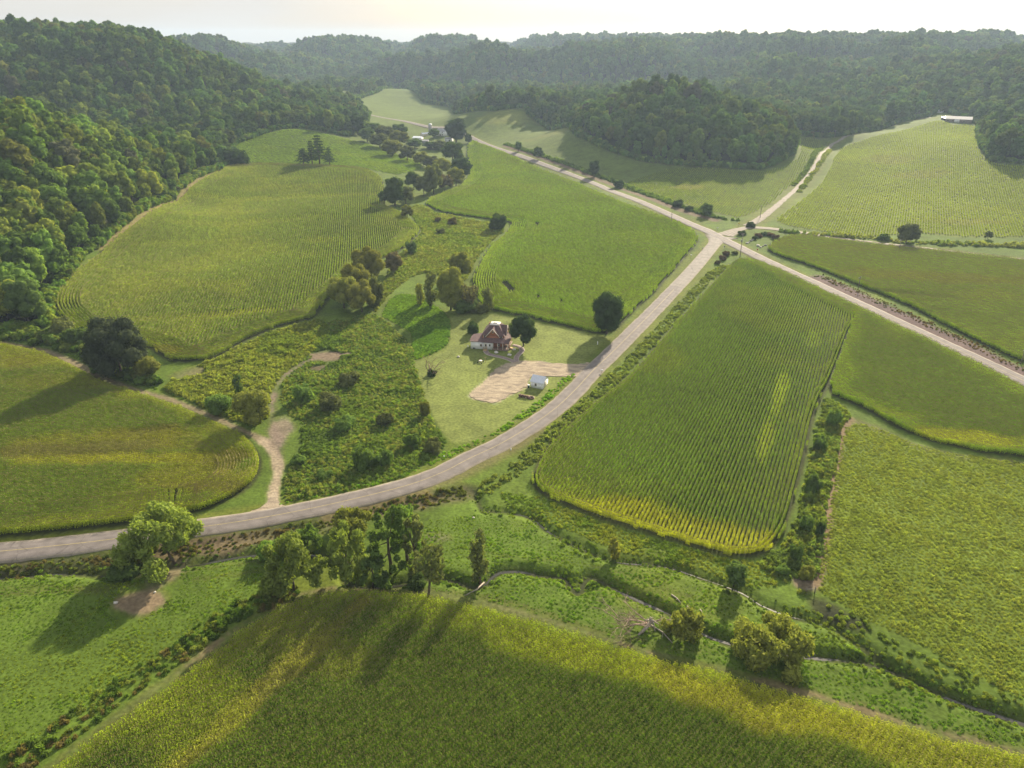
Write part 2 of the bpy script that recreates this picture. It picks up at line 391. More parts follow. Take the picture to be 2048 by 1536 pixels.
def foliage(name, trans=0.42, var=0.22, noise_scale=0.0, warm=(1.12, 1.18, 0.5)):
    m, N, L = new_mat(name)
    o = N.new('ShaderNodeOutputMaterial')
    a = N.new('ShaderNodeAttribute'); a.attribute_type = 'INSTANCER'; a.attribute_name = 'tint'
    oi = N.new('ShaderNodeObjectInfo')
    r = N.new('ShaderNodeMapRange'); r.inputs['To Min'].default_value = 1 - var; r.inputs['To Max'].default_value = 1 + var
    L.new(oi.outputs['Random'], r.inputs['Value'])
    s = N.new('ShaderNodeVectorMath'); s.operation = 'SCALE'
    L.new(a.outputs['Color'], s.inputs[0]); L.new(r.outputs['Result'], s.inputs['Scale'])
    src = s.outputs['Vector']
    if noise_scale > 0:
        tc = N.new('ShaderNodeTexCoord'); n = N.new('ShaderNodeTexNoise'); n.inputs['Scale'].default_value = noise_scale; n.inputs['Detail'].default_value = 2
        r2 = N.new('ShaderNodeMapRange'); r2.inputs['From Min'].default_value = .3; r2.inputs['From Max'].default_value = .7; r2.inputs['To Min'].default_value = .72; r2.inputs['To Max'].default_value = 1.28
        s2 = N.new('ShaderNodeVectorMath'); s2.operation = 'SCALE'
        L.new(tc.outputs['Object'], n.inputs['Vector']); L.new(n.outputs['Fac'], r2.inputs['Value']); L.new(r2.outputs['Result'], s2.inputs['Scale']); L.new(src, s2.inputs[0])
        src = s2.outputs['Vector']
    d = N.new('ShaderNodeBsdfDiffuse'); L.new(src, d.inputs['Color'])
    t = N.new('ShaderNodeBsdfTranslucent')
    w = N.new('ShaderNodeVectorMath'); w.operation = 'MULTIPLY'; w.inputs[1].default_value = warm
    L.new(src, w.inputs[0]); L.new(w.outputs['Vector'], t.inputs['Color'])
    mx = N.new('ShaderNodeMixShader'); mx.inputs['Fac'].default_value = trans
    L.new(d.outputs[0], mx.inputs[1]); L.new(t.outputs[0], mx.inputs[2]); L.new(mx.outputs[0], o.inputs['Surface'])
    return m

M_LEAF = foliage('tree_leaves', 0.44, 0.25, 0.5)
M_CORN = foliage('corn_leaves', 0.45, 0.16)
M_WEED = foliage('weed_leaves', 0.46, 0.25)
M_TASSEL = plain('corn_tassel', (0.30, 0.25, 0.10), 0.9)
M_BARK = plain('bark', (0.10, 0.08, 0.06), 0.95, 0.35, 2.5, bump=0.5)
M_DEAD = plain('dead_wood', (0.33, 0.29, 0.24), 0.95, 0.3, 3.0)
M_TWIG = plain('dry_twigs', (0.22, 0.155, 0.105), 0.95, 0.3, 3.0)

# terrain: land cover colour per vertex, broken up by procedural noise
m, N, L = new_mat('ground_cover')
M_GROUND = m
o = N.new('ShaderNodeOutputMaterial'); b = N.new('ShaderNodeBsdfPrincipled'); b.inputs['Roughness'].default_value = 0.95; b.inputs['Specular IOR Level'].default_value = 0.1
at = N.new('ShaderNodeAttribute'); at.attribute_name = 'cover'
tc = N.new('ShaderNodeTexCoord')
fac = None
for s_, lo_, hi_, det in ((1.1, 0.72, 1.28, 4), (0.16, 0.82, 1.18, 3), (0.03, 0.88, 1.12, 2)):
    n = N.new('ShaderNodeTexNoise'); n.inputs['Scale'].default_value = s_; n.inputs['Detail'].default_value = det
    L.new(tc.outputs['Object'], n.inputs['Vector'])
    r = N.new('ShaderNodeMapRange'); r.inputs['From Min'].default_value = .3; r.inputs['From Max'].default_value = .7; r.inputs['To Min'].default_value = lo_; r.inputs['To Max'].default_value = hi_
    L.new(n.outputs['Fac'], r.inputs['Value'])
    if fac is None:
        fac = r.outputs['Result']; n1 = n
    else:
        mm = N.new('ShaderNodeMath'); mm.operation = 'MULTIPLY'; L.new(fac, mm.inputs[0]); L.new(r.outputs['Result'], mm.inputs[1]); fac = mm.outputs[0]
sv = N.new('ShaderNodeVectorMath'); sv.operation = 'SCALE'; L.new(at.outputs['Color'], sv.inputs[0]); L.new(fac, sv.inputs['Scale'])
L.new(sv.outputs['Vector'], b.inputs['Base Color'])
bp = N.new('ShaderNodeBump'); bp.inputs['Strength'].default_value = 0.5; bp.inputs['Distance'].default_value = 0.25
L.new(n1.outputs['Fac'], bp.inputs['Height']); L.new(bp.outputs['Normal'], b.inputs['Normal'])
L.new(b.outputs[0], o.inputs['Surface'])

# ------------------------------------------------------------------ object helpers
def mesh_np(name, V, faces_idx, sizes, mats, mat_idx=None, smooth=False):
    me = bpy.data.meshes.new(name)
    V = np.asarray(V, np.float32); faces_idx = np.asarray(faces_idx, np.int32); sizes = np.asarray(sizes, np.int32)
    me.vertices.add(len(V)); me.vertices.foreach_set('co', V.ravel())
    me.loops.add(len(faces_idx)); me.loops.foreach_set('vertex_index', faces_idx)
    me.polygons.add(len(sizes))
    st = np.concatenate([[0], np.cumsum(sizes)[:-1]]).astype(np.int32)
    me.polygons.foreach_set('loop_start', st)
    if mat_idx is not None:
        me.polygons.foreach_set('material_index', np.asarray(mat_idx, np.int32))
    if smooth:
        me.polygons.foreach_set('use_smooth', np.ones(len(sizes), bool))
    for mm in mats:
        me.materials.append(mm)
    me.update(calc_edges=True)
    return me

class MB:                                    # collects faces for ONE mesh
    def __init__(s): s.v = []; s.f = []; s.m = []
    def face(s, pts, m=0):
        n = len(s.v); s.v.extend([tuple(map(float, p)) for p in pts]); s.f.append(list(range(n, n + len(pts)))); s.m.append(m)
    def box(s, c, d, rz=0, m=0):
        x, y, z = d[0] / 2, d[1] / 2, d[2] / 2
        ca, sa = cos(rz), sin(rz)
        P = [(c[0] + a * x * ca - b_ * y * sa, c[1] + a * x * sa + b_ * y * ca, c[2] + e * z) for e in (-1, 1) for a, b_ in ((-1, -1), (1, -1), (1, 1), (-1, 1))]
        n = len(s.v); s.v.extend(P)
        for q in ((3, 2, 1, 0), (4, 5, 6, 7), (0, 1, 5, 4), (1, 2, 6, 5), (2, 3, 7, 6), (3, 0, 4, 7)):
            s.f.append([n + k for k in q]); s.m.append(m)
    def tube(s, pts, rad, sides=6, m=0, cap=True):
        pts = [np.array(p, float) for p in pts]
        n = len(s.v)
        for i, p in enumerate(pts):
            t = pts[min(i + 1, len(pts) - 1)] - pts[max(i - 1, 0)]
            t = t / (np.linalg.norm(t) + 1e-9)
            a = np.cross(t, (0, 0, 1.0)) if abs(t[2]) < 0.9 else np.cross(t, (1.0, 0, 0))
            a /= np.linalg.norm(a) + 1e-9; b_ = np.cross(t, a)
            for k in range(sides):
                q = p + rad[i] * (a * cos(2 * pi * k / sides) + b_ * sin(2 * pi * k / sides))
                s.v.append(tuple(q))
        for i in range(len(pts) - 1):
            for k in range(sides):
                s.f.append([n + i * sides + k, n + i * sides + (k + 1) % sides, n + (i + 1) * sides + (k + 1) % sides, n + (i + 1) * sides + k]); s.m.append(m)
        if cap:
            s.f.append([n + (len(pts) - 1) * sides + k for k in range(sides)]); s.m.append(m)
            s.f.append([n + sides - 1 - k for k in range(sides)]); s.m.append(m)
    def prism(s, prof, y0, y1, m=0):         # profile in x-z, extruded along y
        n = len(prof)
        k = len(s.v)
        s.v.extend([(p[0], y0, p[1]) for p in prof] + [(p[0], y1, p[1]) for p in prof])
        s.f.append([k + i for i in range(n)]); s.m.append(m)
        s.f.append([k + n + n - 1 - i for i in range(n)]); s.m.append(m)
        for i in range(n):
            j = (i + 1) % n
            s.f.append([k + j, k + i, k + n + i, k + n + j]); s.m.append(m)
    def mesh(s, name, mats, smooth=False):
        if not isinstance(mats, (list, tuple)): mats = [mats]
        return mesh_np(name, s.v, [i for f in s.f for i in f], [len(f) for f in s.f], mats, s.m, smooth)
    def build(s, name, mats, parent=None, smooth=False):
        return link(name, s.mesh(name, mats, smooth), parent)

def link(name, data, parent=None, loc=None):
    ob = bpy.data.objects.new(name, data)
    COL.objects.link(ob)
    if parent is not None: ob.parent = parent
    if loc is not None: ob.location = loc
    return ob

def tag(ob, label=None, cat=None, group=None, kind=None):
    if label: ob['label'] = label
    if cat: ob['category'] = cat
    if group: ob['group'] = group
    if kind: ob['kind'] = kind
    return ob

def thing(name, label, cat, loc, rz=0, group=None):
    e = link(name, None, None, loc)
    e.rotation_euler = (0, 0, rz); e.empty_display_size = 0.5
    return tag(e, label, cat, group)

# ------------------------------------------------------------------ ground sheet
def cover():
    X, Y = GX.ravel(), GY.ravel()
    R = np.hypot(X, Y)
    n1 = fbm(X, Y, 26, 3); n2 = fbm(X, Y, 7, 9)
    C = np.empty((len(X), 3))
    def lerp(w, col, wob=0.0, alt=None):
        col = np.array(col)
        if alt is not None:
            cc = col[None] * (1 - n1[:, None]) + np.array(alt)[None] * n1[:, None]
        else:
            cc = col[None]
        C[:] = C * (1 - w[:, None]) + cc * w[:, None]
    def area(P, col, soft=1.0, alt=None, k=1.0):
        P = np.asarray(P)
        mn = P.min(0) - 6 * soft; mx = P.max(0) + 6 * soft
        s = (X > mn[0]) & (X < mx[0]) & (Y > mn[1]) & (Y < mx[1])
        w = np.zeros(len(X))
        d = sdist(X[s], Y[s], P) + (n2[s] - 0.5) * soft * 1.6
        w[s] = sstep(-soft, soft, d) * k
        lerp(w, col, alt=alt)
    def strip(Ln, wid, col, soft=1.0, alt=None, k=1.0, jit=1.0):
        P = np.asarray(Ln)
        mn = P.min(0) - wid - 6 * soft; mx = P.max(0) + wid + 6 * soft
        s = (X > mn[0]) & (X < mx[0]) & (Y > mn[1]) & (Y < mx[1])
        w = np.zeros(len(X))
        d = wid - seg_dist(X[s], Y[s], P) + (n2[s] - 0.5) * 2.2 * jit
        w[s] = sstep(-soft, soft, d) * k
        lerp(w, col, alt=alt)
    def blob(px, rx, ry, col, k=0.8, rot=0.0):
        p = U([px])[0]
        dx, dy = X - p[0], Y - p[1]
        a = dx * cos(rot) + dy * sin(rot); b_ = -dx * sin(rot) + dy * cos(rot)
        q = np.sqrt((a / rx) ** 2 + (b_ / ry) ** 2) + (n2 - 0.5) * 0.7 + (n1 - .5) * .5
        lerp(sstep(1.1, 0.6, q) * k if False else (1 - sstep(0.6, 1.1, q)) * k, col)
    C[:] = np.array([0.105, 0.150, 0.032])
    C[:] = C * (0.75 + 0.5 * n1[:, None])
    yl = sstep(0.5, 0.72, fbm(X, Y, 40, 13))
    lerp(yl * 0.5, (0.17, 0.175, 0.04))
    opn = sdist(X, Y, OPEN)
    far = sstep(520, 700, R)
    lerp(far, (0.125, 0.16, 0.045), alt=(0.105, 0.135, 0.04))
    area(W1, (0.06, 0.10, 0.022), 2, (0.12, 0.15, 0.035))
    area(W2, (0.15, 0.15, 0.035), 2, (0.11, 0.14, 0.03))
    area(W3, (0.10, 0.135, 0.03), 2, (0.16, 0.155, 0.045))
    area(F11, (0.15, 0.178, 0.03), 1.5, (0.12, 0.165, 0.03))
    area(LAWN, (0.190, 0.205, 0.085), 0.7, (0.235, 0.225, 0.092))
    area(POCKET, (0.085, 0.15, 0.03), 0.7)
    strip(np.vstack([POCKET, POCKET[:1]]), 0.7, (0.10, 0.12, 0.03), 0.5, jit=.3)
    # verges
    strip(MAIN_C, 6.6, (0.17, 0.165, 0.045), 1.3, (0.12, 0.155, 0.035))
    strip(COUNTY_C, 6.5, (0.17, 0.155, 0.05), 1.3, (0.14, 0.16, 0.04))
    strip(GRAVEL_C, 5.0, (0.15, 0.16, 0.045), 1.2)
    strip(TRACK_C, 7.0, (0.16, 0.155, 0.045), 1.2)
    strip(W7L, 4.0, (0.14, 0.10, 0.065), 1.6, (0.10, 0.10, 0.04))
    strip(catmull(U([(1640, 557), (1700, 585), (1800, 632), (1900, 677), (2000, 727), (2100, 770)]), 5), 5.2, (0.105, 0.072, 0.075), 1.5, (0.14, 0.10, 0.085))
    strip(catmull(U([(1010, 292), (1080, 314), (1150, 340), (1230, 371), (1300, 397), (1370, 423), (1430, 440)]), 5), 4.0, (0.14, 0.105, 0.065), 2)
    strip(catmull(U([(670, 1030), (800, 990), (900, 955), (1000, 905), (1080, 855)]), 5), 3.5, (0.17, 0.14, 0.06), 1.5, k=.8)
    # crops stand on bare soil
    for P in (F1, F2, F3, F4, F7, F8, F10):
        area(P, (0.060, 0.055, 0.028), 0.6)
    area(F5, (0.175, 0.185, 0.045), 1.5, (0.15, 0.175, 0.045))
    area(F6, (0.14, 0.165, 0.045), 2, (0.17, 0.17, 0.05))
    area(F9, (0.13, 0.165, 0.045), 2, (0.11, 0.15, 0.04))
    blob((1780, 320), 20, 26, (0.19, 0.15, 0.085), .45); blob((1850, 350), 26, 16, (0.19, 0.15, 0.085), .4); blob((1945, 445), 22, 9, (0.2, 0.16, 0.09), .5)
    blob((1375, 375), 16, 12, (0.23, 0.19, 0.07), .7); blob((1010, 233), 40, 26, (0.26, 0.22, 0.06), .7); blob((880, 200), 30, 20, (0.24, 0.21, 0.08), .6)
    blob((820, 180), 30, 20, (0.12, 0.17, 0.07), .6); blob((1120, 262), 40, 16, (0.2, 0.18, 0.07), .6)
    # dirt
    dirt = (0.190, 0.146, 0.100)
    strip(EDGE1, .8, (0.20, 0.135, 0.09), .9, (0.15, 0.14, 0.06), k=.8)
    strip(catmull(U([(1697, 838), (1682, 870), (1668, 950), (1652, 1040), (1642, 1110), (1628, 1170)]), 5), 1.6, (0.20, 0.14, 0.085), .8, k=.9, jit=.6)
    strip(catmull(U([(1697, 838), (1740, 852), (1830, 890), (1930, 914), (2048, 930), (2150, 950)]), 5), 1.6, (0.17, 0.13, 0.07), 1.2, k=.7)
    strip(catmull(U([(200, 497), (290, 428), (376, 373), (445, 338)]), 5), 3.0, (0.22, 0.18, 0.075), 1.5, k=.9)
    strip(FTRACK_C, 1.5, (0.22, 0.175, 0.115), .8, (0.19, 0.155, 0.09), k=.9, jit=.6)
    strip(FTRACK_C[-26:], 1.6, (0.34, 0.28, 0.195), .7, k=.95, jit=.5)
    strip(PATCH_C, 1.0, (0.19, 0.14, 0.12), 1.2, k=.75)
    blob((562, 862), 4.5, 10, (0.22, 0.17, 0.135), .8, .15); blob((655, 712), 9, 6, dirt, .95); blob((640, 735), 6, 3, (0.12, 0.085, 0.06), .8)
    blob((380, 745), 9, 5, (0.19, 0.15, 0.085), .7, .5)
    blob((285, 1203), 6.5, 4.5, (0.21, 0.152, 0.10), .9); blob((330, 1150), 4, 6, (0.20, 0.155, 0.10), .8, -.5); blob((875, 1075), 4, 2, dirt, .7)
    blob((1608, 1168), 3, 3.5, dirt, .9); blob((1650, 1215), 4, 6, (0.05, 0.045, 0.03), .9, .7); blob((1690, 1240), 6, 2.5, (0.045, 0.04, 0.03), .9, -.5)
    blob((120, 1180), 26, 1.6, (0.09, 0.10, 0.03), .5, .1)
    for ln, ww in ((CR1, 1.0), (CR2, .6)):
        strip(ln, ww, (0.055, 0.05, 0.032), .7, k=.9, jit=.5)
    strip(catmull(U([(790, 1176), (860, 1180), (960, 1190), (1090, 1225), (1200, 1262), (1300, 1287), (1400, 1305)]), 5), .45, (0.12, 0.10, 0.05), .4, k=.6, jit=.2)
    strip(catmull(U([(960, 1105), (1060, 1118), (1180, 1130), (1290, 1160), (1400, 1200), (1480, 1225)]), 5), .4, (0.10, 0.10, 0.045), .4, k=.5, jit=.2)
    for pp in ([(0, 1178), (100, 1172), (200, 1178), (270, 1170)], [(0, 1190), (110, 1182), (210, 1186), (260, 1182)], [(380, 1140), (450, 1130), (520, 1122)], [(390, 1160), (470, 1148), (530, 1140)]):
        strip(catmull(U(pp), 5), .5, (0.10, 0.10, 0.04), .4, k=.6, jit=.3)
    area(DRIVE, (0.36, 0.29, 0.20), 0.8)
    gw = (1 - sstep(1.06, 1.2, C[:, 0] / C[:, 1]))[:, None]
    C[:] = C * (np.array([0.76, 0.84, 0.5]) * gw + np.array([.92, .92, .92]) * (1 - gw))
    area(DRIVE, (0.36, 0.29, 0.20), 0.8)
    rg = C[:, 0] / C[:, 1]
    C[:, 0] = (np.minimum(rg, .82) * gw[:, 0] + rg * (1 - gw[:, 0])) * C[:, 1]
    # woodland floor
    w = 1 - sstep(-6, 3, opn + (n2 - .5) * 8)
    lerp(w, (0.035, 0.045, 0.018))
    return C

nR, nT = GZ.shape
C = cover()
V = np.stack([GX.ravel(), GY.ravel(), GZ.ravel()], 1)
i = np.arange(nR - 1)[:, None]; j = np.arange(nT)[None, :]; j2 = (j + 1) % nT
Q = np.stack([i * nT + j, i * nT + j2, (i + 1) * nT + j2, (i + 1) * nT + j], -1).reshape(-1, 4)[:, ::-1]
ctr = len(V)
V = np.vstack([V, [[GC[0], GC[1], float(GZ[0].mean())]]])
C = np.vstack([C, C[:1]])
T = np.stack([np.full(nT, ctr), (np.arange(nT) + 1) % nT, np.arange(nT)], 1)
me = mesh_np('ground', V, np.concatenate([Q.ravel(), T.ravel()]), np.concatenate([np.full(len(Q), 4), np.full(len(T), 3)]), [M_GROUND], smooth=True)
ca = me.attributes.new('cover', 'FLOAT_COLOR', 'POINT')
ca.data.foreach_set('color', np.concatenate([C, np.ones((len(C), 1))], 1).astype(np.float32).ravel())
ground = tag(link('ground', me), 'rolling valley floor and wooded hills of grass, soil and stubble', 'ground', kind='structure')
print('terrain z', GZ.min(), GZ.max())

# ------------------------------------------------------------------ roads
def road_mat(name, base, edge, tracks=0.12, patch=None, gravel=False):
    m, N, L = new_mat(name)
    o = N.new('ShaderNodeOutputMaterial'); b = N.new('ShaderNodeBsdfPrincipled'); b.inputs['Roughness'].default_value = 0.85; b.inputs['Specular IOR Level'].default_value = 0.25
    uv = N.new('ShaderNodeAttribute'); uv.attribute_name = 'across'       # -1 .. 1
    tc = N.new('ShaderNodeTexCoord')
    n = N.new('ShaderNodeTexNoise'); n.inputs['Scale'].default_value = 0.35; n.inputs['Detail'].default_value = 6
    n2 = N.new('ShaderNodeTexNoise'); n2.inputs['Scale'].default_value = 4.0; n2.inputs['Detail'].default_value = 3
    L.new(tc.outputs['Object'], n.inputs['Vector']); L.new(tc.outputs['Object'], n2.inputs['Vector'])
    r = N.new('ShaderNodeMapRange'); r.inputs['From Min'].default_value = .3; r.inputs['From Max'].default_value = .7; r.inputs['To Min'].default_value = .80; r.inputs['To Max'].default_value = 1.2
    r2 = N.new('ShaderNodeMapRange'); r2.inputs['From Min'].default_value = .3; r2.inputs['From Max'].default_value = .7; r2.inputs['To Min'].default_value = .9; r2.inputs['To Max'].default_value = 1.1
    L.new(n.outputs['Fac'], r.inputs['Value']); L.new(n2.outputs['Fac'], r2.inputs['Value'])
    # wheel tracks
    ab = N.new('ShaderNodeMath'); ab.operation = 'ABSOLUTE'; L.new(uv.outputs['Fac'], ab.inputs[0])
    w1 = N.new('ShaderNodeMath'); w1.operation = 'MULTIPLY'; w1.inputs[1].default_value = 15.0; L.new(ab.outputs[0], w1.inputs[0])
    w2 = N.new('ShaderNodeMath'); w2.operation = 'COSINE'; L.new(w1.outputs[0], w2.inputs[0])
    w3 = N.new('ShaderNodeMath'); w3.operation = 'MULTIPLY_ADD'; w3.inputs[1].default_value = tracks; w3.inputs[2].default_value = 1.0; L.new(w2.outputs[0], w3.inputs[0])
    f1 = N.new('ShaderNodeMath'); f1.operation = 'MULTIPLY'; L.new(r.outputs[0], f1.inputs[0]); L.new(r2.outputs[0], f1.inputs[1])
    f2 = N.new('ShaderNodeMath'); f2.operation = 'MULTIPLY'; L.new(f1.outputs[0], f2.inputs[0]); L.new(w3.outputs[0], f2.inputs[1])
    # worn edge
    e0 = N.new('ShaderNodeMath'); e0.operation = 'MULTIPLY_ADD'; e0.inputs[1].default_value = 0.25; L.new(n2.outputs['Fac'], e0.inputs[0]); L.new(ab.outputs[0], e0.inputs[2])
    e = N.new('ShaderNodeMapRange'); e.inputs['From Min'].default_value = .93; e.inputs['From Max'].default_value = 1.06; L.new(e0.outputs[0], e.inputs['Value'])
    cm = N.new('ShaderNodeMix'); cm.data_type = 'RGBA'; cm.inputs['A'].default_value = (*base, 1); cm.inputs['B'].default_value = (*edge, 1); L.new(e.outputs[0], cm.inputs['Factor'])
    src = cm.outputs['Result']
    # tar-sealed cracks
    vo = N.new('ShaderNodeTexVoronoi'); vo.feature = 'DISTANCE_TO_EDGE'; vo.inputs['Scale'].default_value = 0.11
    L.new(tc.outputs['Object'], vo.inputs['Vector'])
    cr = N.new('ShaderNodeMapRange'); cr.inputs['From Min'].default_value = 0.0; cr.inputs['From Max'].default_value = 0.012; cr.inputs['To Min'].default_value = .7 if not gravel else 1.0; cr.inputs['To Max'].default_value = 1
    L.new(vo.outputs['Distance'], cr.inputs['Value'])
    f3 = N.new('ShaderNodeMath'); f3.operation = 'MULTIPLY'; L.new(f2.outputs[0], f3.inputs[0]); L.new(cr.outputs[0], f3.inputs[1])
    sv = N.new('ShaderNodeVectorMath'); sv.operation = 'SCALE'; L.new(src, sv.inputs[0]); L.new(f3.outputs[0], sv.inputs['Scale'])
    L.new(sv.outputs['Vector'], b.inputs['Base Color'])
    bp = N.new('ShaderNodeBump'); bp.inputs['Strength'].default_value = 0.35; bp.inputs['Distance'].default_value = .05
    L.new(n2.outputs['Fac'], bp.inputs['Height']); L.new(bp.outputs['Normal'], b.inputs['Normal'])
    L.new(b.outputs[0], o.inputs['Surface'])
    return m
M_ASPH = road_mat('worn_asphalt', (0.168, 0.150, 0.140), (0.24, 0.21, 0.16), 0.05)
M_CONC = road_mat('fresh_pavement', (0.205, 0.186, 0.163), (0.235, 0.205, 0.15), 0.03)
M_GRAV = road_mat('gravel_track', (0.185, 0.160, 0.130), (0.15, 0.14, 0.085), 0.18, gravel=True)
M_YELL = plain('faded_yellow_paint', (0.34, 0.28, 0.13), 0.8, .25, 1.5)
M_WHITE = plain('faded_white_paint', (0.42, 0.40, 0.37), 0.8, .3, 1.5)

def resample(P, step):
    P = np.asarray(P); d = np.concatenate([[0], np.cumsum(np.hypot(*np.diff(P, axis=0).T))])
    t = np.linspace(0, d[-1], max(2, int(round(d[-1] / step)) + 1))
    return np.stack([np.interp(t, d, P[:, 0]), np.interp(t, d, P[:, 1])], 1)

def normals2(P):
    t = np.gradient(P, axis=0); t /= np.hypot(*t.T)[:, None] + 1e-9
    return np.stack([-t[:, 1], t[:, 0]], 1)

def ribbon(name, line, hw, z, mat, step=2.0, cross=7, crown=0.06, skirt=0.5, jag=0.0, label=None, off=0.0, kind='structure', cat='road'):
    P = resample(line, step); Nn = normals2(P)
    hwv = hw if np.ndim(hw) == 0 else np.interp(np.linspace(0, 1, len(P)), np.linspace(0, 1, len(hw)), hw)
    u = np.linspace(-1, 1, cross)
    zc = hgt(P[:, 0], P[:, 1])
    rows = []
    U_ = []
    for k, a in enumerate(u):
        w = hwv * a + off
        if jag and k in (0, cross - 1):
            w = w + (vnoise(P[:, 0], P[:, 1], 1.7, 77 + k) - .5) * jag * 2
        Q = P + Nn * (w * np.ones(len(P)))[:, None]
        hz = np.maximum(hgt(Q[:, 0], Q[:, 1]), zc - .25)
        rows.append(np.column_stack([Q, hz + z + crown * (1 - a * a)])); U_.append(np.full(len(P), a))
    if skirt:
        r0 = rows[0].copy(); r0[:, 2] -= skirt; r0[:, :2] += -Nn * skirt * .8
        r1 = rows[-1].copy(); r1[:, 2] -= skirt; r1[:, :2] += Nn * skirt * .8
        rows = [r0] + rows + [r1]; U_ = [U_[0] * 1.1] + U_ + [U_[-1] * 1.1]
    m_ = len(rows); n_ = len(P)
    Vv = np.stack(rows, 1).reshape(-1, 3)
    i = np.arange(n_ - 1)[:, None]; j = np.arange(m_ - 1)[None]
    q = np.stack([i * m_ + j, i * m_ + j + 1, (i + 1) * m_ + j + 1, (i + 1) * m_ + j], -1).reshape(-1, 4)[:, ::-1]
    me = mesh_np(name, Vv, q.ravel(), np.full(len(q), 4), [mat], smooth=True)
    a = me.attributes.new('across', 'FLOAT', 'POINT'); a.data.foreach_set('value', np.stack(U_, 1).ravel().astype(np.float32))
    ob = link(name, me)
    return tag(ob, label, cat, kind=kind)

def cum(P): return np.concatenate([[0], np.cumsum(np.hypot(*np.diff(P, axis=0).T))])
_pp = resample(MAIN_C, 1.0)
_split = int(np.argmin(np.hypot(*( _pp - U([(1358, 572)])[0]).T)))
ribbon('road', _pp[:_split], 3.7, 0.16, M_ASPH, label='worn grey pink asphalt road curving past the farmhouse', jag=.22)
_hw = np.full(60, 3.75); _hw[-13:] = 3.75 + 6.5 * np.linspace(0, 1, 13) ** 2.2
ribbon('road', _pp[_split - 2:], _hw, 0.165, M_CONC, label='pale newly paved road stub running up to the junction')
ribbon('road', COUNTY_C, 3.7, 0.185, M_ASPH, label='straight grey county road crossing at the junction', jag=.2)
_g = resample(GRAVEL_C, 1.5)
_hg = np.concatenate([np.linspace(5.6, 3.2, 10), np.full(30, 2.9), np.linspace(2.9, 2.2, 60)])
ribbon('road', _g, _hg, 0.13, M_GRAV, label='light gravel lane leaving the junction beside the hedge', jag=.5)
ribbon('road', TRACK_C, np.concatenate([np.linspace(3.2, 1.9, 12), np.full(50, 1.9)]), 0.125, M_GRAV, label='two rut gravel track climbing to the long barn', jag=.6)
# paint
for ln, lab in ((_pp[:_split - 6], 'faded yellow centre line on the curving road'), (resample(COUNTY_C, 1.0), 'faded yellow centre line on the county road')):
    ribbon('centre_line', ln, 0.09, 0.245 if 'curving' in lab else 0.27, M_YELL, step=2, cross=2, crown=0, skirt=0, label=lab, cat='road marking')

# driveway and paths
M_DRIVE, N, L = new_mat('driveway_gravel')
o = N.new('ShaderNodeOutputMaterial'); b = N.new('ShaderNodeBsdfPrincipled'); b.inputs['Roughness'].default_value = .95; b.inputs['Specular IOR Level'].default_value = .1
tc = N.new('ShaderNodeTexCoord')
mp = N.new('ShaderNodeMapping'); mp.inputs['Rotation'].default_value = (0, 0, -1.05); mp.inputs['Scale'].default_value = (.16, .42, .3)
na = N.new('ShaderNodeTexNoise'); na.inputs['Scale'].default_value = 1.6; na.inputs['Detail'].default_value = 6; na.inputs['Distortion'].default_value = .6
nb = N.new('ShaderNodeTexNoise'); nb.inputs['Scale'].default_value = 2.2; nb.inputs['Detail'].default_value = 6
L.new(tc.outputs['Object'], mp.inputs['Vector']); L.new(mp.outputs['Vector'], na.inputs['Vector']); L.new(tc.outputs['Object'], nb.inputs['Vector'])
rp = N.new('ShaderNodeValToRGB'); e_ = rp.color_ramp.elements
e_[0].position = .36; e_[0].color = (0.23, 0.19, 0.145, 1); e_[1].position = .56; e_[1].color = (0.36, 0.30, 0.215, 1)
e2 = e_.new(.72); e2.color = (0.44, 0.37, 0.265, 1)
L.new(na.outputs['Fac'], rp.inputs['Fac'])
rb = N.new('ShaderNodeMapRange'); rb.inputs['From Min'].default_value = .3; rb.inputs['From Max'].default_value = .7; rb.inputs['To Min'].default_value = .78; rb.inputs['To Max'].default_value = 1.18
L.new(nb.outputs['Fac'], rb.inputs['Value'])
sv = N.new('ShaderNodeVectorMath'); sv.operation = 'SCALE'; L.new(rp.outputs['Color'], sv.inputs[0]); L.new(rb.outputs['Result'], sv.inputs['Scale']); L.new(sv.outputs['Vector'], b.inputs['Base Color'])
bp = N.new('ShaderNodeBump'); bp.inputs['Strength'].default_value = .5; bp.inputs['Distance'].default_value = .08; L.new(nb.outputs['Fac'], bp.inputs['Height']); L.new(bp.outputs['Normal'], b.inputs['Normal'])
L.new(b.outputs[0], o.inputs['Surface'])
M_PAVER = plain('grey_pavers', (0.24, 0.19, 0.175), 0.9, .25, 2.0, bump=.4)
M_KERB = plain('path_edging', (0.36, 0.31, 0.26), .9, .2, 3)

